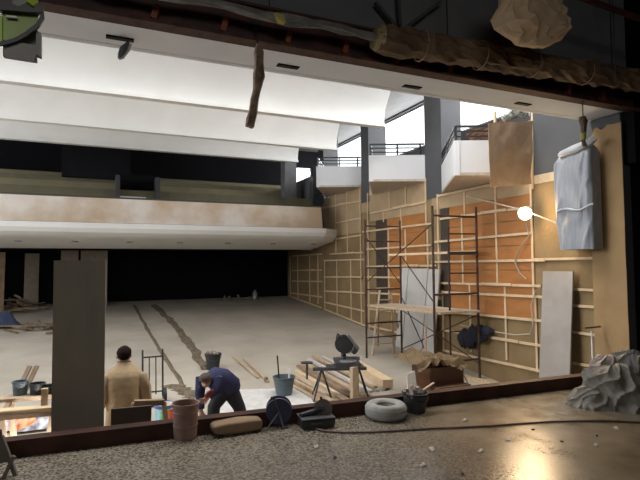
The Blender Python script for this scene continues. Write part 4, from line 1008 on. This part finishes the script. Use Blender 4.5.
# ------------------------------------------------------------------ above the stage
M_gp = mat('dusty_plastic_wrap', (.20, .20, .19), .5, (.12, .12, .115), 6, .4, 12)
T = thing('header_beam', (0, 5.2, 4.15), 'dark red steel beam over the stage opening', 'beam')
MB().mm((-8, 5.12, 4.13), (8.0, 5.30, 4.165)).build('lower_flange', M_rust, T)
MB().mm((-8, 5.20, 4.165), (8.0, 5.23, 4.50)).build('web', M_redsteel, T)
MB().mm((-8, 5.10, 4.50), (8.0, 5.30, 4.53)).build('upper_flange', M_redsteel, T)
M_or = mat('orange_primer', (.25, .065, .02), .6)
for px, py in ((155, 9), (224, 24), (288, 35), (345, 44), (397, 59), (450, 66), (568, 90), (602, 98)):
    q = at(px, py, 'y', 5.16); MB().box(V(q.x, 5.16, 4.25), (.06, .07, .15), Matrix.Rotation(.25, 3, 'Y')).build('bracket', M_or, T)
# paper wrapped roll
pts = []; rad = []
for k in range(40):
    x = 2.90+k*.135; z = 4.30+.17*(x-2.9)/4.6; pts.append(V(x, 4.90, z)); rad.append(.158+.025*noise.noise(V(k*.7, 1, 1))+(.0 if k else -.02))
R_ = thing('wrapped_pipe', (5, 4.9, 4.25), 'thick pipe wrapped in brown paper hanging along the stage opening', 'pipe')
MB().tube(pts, rad, 18, .28).build('brown_paper_wrap', M_kraftd, R_)
MB().tube([V(2.86, 4.9, 4.31), V(2.93, 4.9, 4.31)], [.12, .15], 12, .3).build('wrapped_end', mat('yellow_paper', (.33, .26, .13), .7, (.2, .15, .08), 12), R_)
for x in (3.5, 4.4, 5.3, 6.3): MB().tube([V(x, 4.9+.17*math.cos(a), 4.30+.17*(x-2.9)/4.6+.18*math.sin(a)) for a in [2*PI*i/14 for i in range(15)]], .008, 5).build('tie', M_kraft, R_)
for x in (3.9, 6.9): MB().tube([V(x, 4.9, 4.4), V(x, 4.9, 7.5)], .008, 6).build('hanger_cable', M_blacksteel, R_)
# plastic wrapped pipe left
pts = [V(-3.5+k*.22, 4.92, 4.33+.015*math.sin(k)) for k in range(30)]
R_ = thing('wrapped_pipe', (-.3, 4.9, 4.3), 'thin pipe wrapped in dusty translucent plastic above the red beam', 'pipe')
MB().tube(pts, [.05+.02*noise.noise(V(k*.9, 0, 0)) for k in range(30)], 12, .4).build('plastic_wrap', M_gp, R_)
q = at(280, 20, 'y', 4.86); MB().tube([q+V(-.06, 0, .06), q, q+V(.05, -.01, -.03)], [.02, .045, .02], 9, .6).build('yellow_tape', mat('yellow_tape', (.45, .40, .12), .6), R_)
for x in (-1.5, 1.6): MB().tube([V(x, 4.92, 4.35), V(x, 4.92, 7.5)], .006, 6).build('hanger_cable', M_blacksteel, R_)
# braces on the header
T = thing('rigging_brace', (3.3, 5.1, 4.6), 'crossed dark rigging braces on the raised curtain wall', 'rigging')
for a, b in (((375, 2), (395, 26)), ((440, 2), (408, 26)), ((398, -5), (400, 26))):
    MB().bar(at(*a, 'y', 5.2), at(*b, 'y', 5.2), .04, .04).build('brace_bar', mat('dark_brace', (.07, .07, .072), .8), T)
# wrapped cable hanging (centre)
pts = [at(px, py, 'y', 5.02) for px, py in ((258, 44), (258.5, 52), (259.5, 62), (259, 75), (257, 88), (255, 100), (253, 112), (251, 120), (250, 127))]
T = thing('wrapped_cable', V(pts[-1].x, 5.02, pts[-1].z), 'long bundle in brown paper hanging from the header beam', 'cable bundle')
MB().tube(pts, [.02, .045, .05, .052, .05, .048, .045, .045, .04], 10, .45).build('paper_wrap', mat('brown_wrap', (.30, .21, .13), .7, (.13, .09, .055), 14, .3), T, True)
MB().tube([pts[0], pts[0]+V(0, .12, .25)], .01, 6).build('cord', M_blacksteel, T)
# hanging bundle at right
pts = [at(px, py, 'y', 5.15) for px, py in ((583, 117), (583, 121), (584, 127), (583.5, 134), (583, 140), (584.5, 147))]
T = thing('wrapped_cable', V(pts[-1].x, 5.15, pts[-1].z), 'short paper wrapped bundle on a black cord above the wrapped speaker', 'cable bundle')
MB().tube(pts, [.045, .055, .04, .035, .028, .035], 10, .4).build('paper_wrap', M_kraftd, T, True)
MB().tube([pts[3]+V(0, 0, .02), pts[4]], .04, 10, .1).build('yellow_tape', mat('yellow_tape', (.45, .40, .12), .6), T, True)
MB().tube([pts[0], at(582, 84, 'y', 5.15)], .008, 6).build('cord', M_blacksteel, T)
# wrapped stage lantern
q = at(534, 16, 'y', 4.2)
T = thing('stage_lantern', q+V(0, 0, .3), 'stage lantern wrapped in crumpled brown paper at the top of the picture', 'lantern')
m_ = MB(); sc = (q-V(0, 0, EYE)).length/500
OUT = [(500, -12), (498, 10), (494, 22), (496, 33), (506, 39), (525, 42), (545, 41), (560, 33), (575, 25), (571, 15), (565, 3), (567, -12), (533, -18)]
OA = sorted((math.atan2(-(b_-14), a_-534) % (2*PI), math.hypot(a_-534, b_-14)) for a_, b_ in OUT)
def rad_at(a):
    a %= 2*PI; L_ = [(OA[-1][0]-2*PI, OA[-1][1])]+OA+[(OA[0][0]+2*PI, OA[0][1])]
    for (x0, r0), (x1, r1) in zip(L_, L_[1:]):
        if x0 <= a <= x1: return r0+(r1-r0)*(a-x0)/max(1e-6, x1-x0)
def wrapf(u, v):
    a = u*2*PI; th = v*PI; r = rad_at(a)*sc*math.sin(th)**.7; x = math.cos(a)*r; z = math.sin(a)*r
    n1 = noise.noise(V(x*4, z*3, 1)); n2 = noise.noise(V(x*9+n1*2, z*7, 5))
    return V(q.x, q.y, at(534, 14, 'y', 4.2).z)+V(x+.02*n2, -.20*math.cos(th)*(1 if th < PI/2 else .8)-(.16*n1+.11*n2)*math.sin(th)**.5*(th < PI*.6), z+.015*n1)
m_.grid(wrapf, 30, 18); m_.build('paper_wrap', mat('pale_kraft_paper', (.56, .41, .27), .7, (.48, .345, .22), 4), T)
MB().tube([q+V(0, 0, .2), V(q.x, q.y, 7.5)], .02, 8).build('hanger', M_blacksteel, T)
m_ = MB(); m_.bar(at(560, -10, 'y', 4.4), at(660, 26, 'y', 4.4), .06, .05); tag(m_.build('rigging_bar', M_redsteel), 'dark red rigging bar crossing the top right corner', 'rigging')
for i, (px, y) in enumerate(((613.5, 4.5),)):
    a = at(px, 0, 'y', y); b = at(px+2, 82, 'y', y); m_ = MB(); m_.tube([V(a.x, y, 7.5), b], .010, 6); tag(m_.build('rigging_rope', M_steel), 'thin grey rope hanging at top right', 'rope')
# plastic covered loudspeaker hung at the right
T = thing('wrapped_loudspeaker', V(7.42, 6.15, 1.95), 'loudspeaker covered in grey translucent plastic hanging at the right wall', 'loudspeaker')
y0, y1 = at(594, 200, 'x', 7.45).y, at(556, 200, 'x', 7.45).y
MB().box(V(7.55, (y0+y1)/2-.05, 2.85), (.20, (y1-y0)*.60, 1.45), None, .03).build('speaker_cabinet', M_darkgrey, T)
m_ = MB()
def wr(u, v):
    a = u*2*PI; cs, sn = math.cos(a), math.sin(a)
    t_ = (y1-y0); w_ = math.copysign(abs(sn)**.35, sn)*.5      # -.5 near the camera .. +.5 far
    z = 1.93+v*(1.70+.10*(-w_))
    yc = (y0+y1)/2; lowp = max(0, .42-v)/.42
    y = yc+w_*t_*(1-.12*max(0, v-.93)/.07) - max(0, w_)*lowp*.40*t_*.6
    x = 7.53+math.copysign(abs(cs)**.4, cs)*.165*(1-.55*max(0, v-.93)/.07)
    g_ = v*2.2+w_*3.2
    f_ = .020*(1-abs(math.sin(g_*3.2+noise.noise(V(v*3, w_*2, 1))*2)))**2+.010*math.sin(w_*34+v*6+3*noise.noise(V(w_*3, v*2, 0)))
    return V(x+(-f_ if cs < 0 else 0), y, z+.02*noise.noise(V(a*2, v*3, 5))*(v > .9))
m_.grid(wr, 90, 40)
M_pw = mat('grey_plastic_wrap', (.31, .325, .355), .4, (.22, .235, .265), 5, .5, 7, stretch=(1, 2.2, .45))
m_.build('plastic_cover', M_pw, T, True)
m_ = MB(); pts = [at(557+i*4.6, 212-i*.8-2*math.sin(i), 'x', 7.32) for i in range(9)]
m_.tube(pts, .018, 8, .5).build('tape_band', mat('pale_wrap_fold', (.45, .46, .49), .35), T, True)
m_ = MB(); m_.tube([at(560, 155, 'x', 7.38), at(575, 150, 'x', 7.38), at(588, 143, 'x', 7.4), at(596, 138, 'x', 7.45)], [.06, .07, .07, .03], 10, .5).build('gathered_top', mat('pale_wrap_fold', (.45, .46, .49), .35), T, True)
# brown paper sheet hung before the near box
y = 7.25
a, b, c, d = at(488, 123, 'y', y), at(532, 121, 'y', y), at(531.5, 184, 'y', y), at(490, 187, 'y', y)
m_ = MB()
def pf(u, v):
    q = a.lerp(b, u).lerp(d.lerp(c, u), v); q.y += .05*noise.noise(V(u*2.5, v*2, 1))+.03*abs(noise.noise(V(u*3+v*3, v-u, 4)))
    return q
m_.grid(pf, 20, 26, .01)
T = thing('paper_screen', V((a.x+b.x)/2, y, c.z), 'brown kraft paper sheet hung over the end of the nearest white box', 'paper')
m_.build('paper_sheet', M_kraft, T, True)
MB().tube([b+V(.02, 0, .35), c+V(.02, 0, -.1)], .025, 6, .3).build('edge_batten', M_lath, T)
MB().tube([at(495, 124, 'y', y+.04), at(495, 112, 'y', y+.04)], .03, 6).build('batten_end', M_lath, T)
m_ = MB(); m_.tube([at(504, 119, 'y', y+.25), at(512, 113, 'y', y+.25), at(520, 110, 'y', y+.25), at(528, 113, 'y', y+.25)], [.05, .12, .14, .08], 12, .7)
tag(m_.build('rag_bundle', mat('mottled_rags', (.55, .55, .5), .8, (.06, .07, .05), 14)), 'pale mottled bundle on top of the near box behind the paper sheet', 'rags')
# stacked brick patch behind near box railing
tag(MB().mm((9.50, 9.7, 4.6), (9.595, 11.2, 5.45)).build('brick_patch', mat('orange_brick', (.33, .15, .07), .85, (.07, .05, .04), 5, stretch=(1, 1, 5), lo=.45, hi=.55)), 'patch of exposed orange brick behind the nearest box railing', 'brickwork')
# vents in the soffit
for i, (px, py, lab) in enumerate(((120, 38.5, 'vent slot in the soffit at left, above the hanging clamp'), (288, 66.5, 'vent slot in the soffit right of the hanging bundle'), (412, 87, 'vent slot in the soffit above the middle white box'), (523, 104, 'vent slot in the soffit above the brown paper sheet'))):
    q = at(px, py, 'z', 4.16); T = thing('ceiling_vent', q, lab, 'vent', 'vent slots in the pale soffit')
    MB().mm(q+V(-.14, -.045, -.006), q+V(.14, .045, .004)).build('vent_opening', M_black, T)
    for s in (-1, 0, 1): MB().mm(q+V(-.13, s*.025-.004, -.012), q+V(.13, s*.025+.004, -.006)).build('slat', M_steel, T)
# hanging clamp at left
q = at(128, 40, 'z', 4.14)
T = thing('hanging_clamp', q, 'small dark clamp lamp dangling from the left soffit vent', 'clamp')
yv = q.y
m_ = MB(); m_.tube([at(*p, 'y', yv) for p in ((128, 40), (128, 43), (126, 46), (124, 49), (121, 55), (119, 59))], [.008, .02, .03, .04, .04, .015], 10, .2).build('clamp_body', M_steel, T, True)
m_ = MB(); m_.tube([at(*p, 'y', yv-.05) for p in ((131, 44), (129, 50), (123, 58), (119, 59))], .012, 6).build('clamp_handle', M_galv, T)
# green and grey lantern near the camera, top left
yv = 3.0
T = thing('stage_light', at(20, 10, 'y', yv), 'grey metal stage light with lime green gel in the top left corner', 'stage light')
def Q(px, py, dy=0): return at(px, py, 'y', yv+dy)
M_lime = mat('lime_green_gel', (.22, .33, .03), .35, (.12, .19, .02), 3)
M_lg = mat('dusty_grey_metal', (.16, .16, .155), .5, metal=.4)
MB().prism([Q(3, 40), Q(36, 45), Q(36, 57), Q(34, 58), Q(36, 62), Q(4, 57)], (0, .02, 0)).build('lower_barn_door', M_lg, T)
MB().prism([Q(36, 30), Q(41, 33), Q(41, 56), Q(36, 54)], (0, .05, 0)).build('side_barn_door', M_lg, T)
MB().prism([Q(3, 12, .06), Q(37, 14, .06), Q(37, 62, .06), Q(3, 56, .06)], (0, .02, 0)).build('back_plate', M_lg, T)
MB().prism([Q(2, 10, .0), Q(39, 12, .0), Q(37, 25, .0), Q(30, 33, .0), Q(20, 39, .0), Q(2, 45, .0)], (0, .015, 0)).build('gel_sheet', M_lime, T)
MB().prism([Q(-8, 16, -.02), Q(2, 16, -.02), Q(2, 45, -.02), Q(-8, 46, -.02)], (0, .012, 0)).build('gel_flap', mat('bright_lime', (.4, .58, .05), .4), T)
MB().prism([Q(-4, -6, -.04), Q(11, -6, -.04), Q(11, 3, -.04), Q(18, 6, -.04), Q(26, 3, -.04), Q(38, 4, -.04), Q(42, 12, -.04), Q(30, 12, -.04), Q(-4, 9, -.04)], (0, .04, 0)).build('yoke', M_blacksteel, T)
c_ = [(41, 6), (42.5, 18), (37.5, 26), (28, 33), (17, 39.5), (6, 43), (-6, 45)]
for (p0_, p1_) in zip(c_, c_[1:]): MB().bar(Q(*p0_, -.02), Q(*p1_, -.02), .02, .022 if p0_[0] > 30 else .014, (0, 1, 0)).build('gel_frame_edge', M_blacksteel, T)
MB().prism([Q(6, 15, -.025), Q(17, 16, -.025), Q(17, 18, -.025), Q(6, 17, -.025)], (0, .01, 0)).build('clip_plate', M_galv, T)
MB().mm(Q(3, 30, .1), Q(37, -12, .45)).build('lamp_housing', M_lg, T)
MB().tube([Q(30, -8, -.04), Q(33, 1, -.04), Q(30, 5, -.04)], .025, 8).build('clamp_knob', mat('bright_lime', (.4, .58, .05), .4), T, True)
MB().tube([Q(20, -10, .2), V(Q(20, 0).x, yv+.2, 7.5)], .02, 8).build('hanger', M_blacksteel, T)
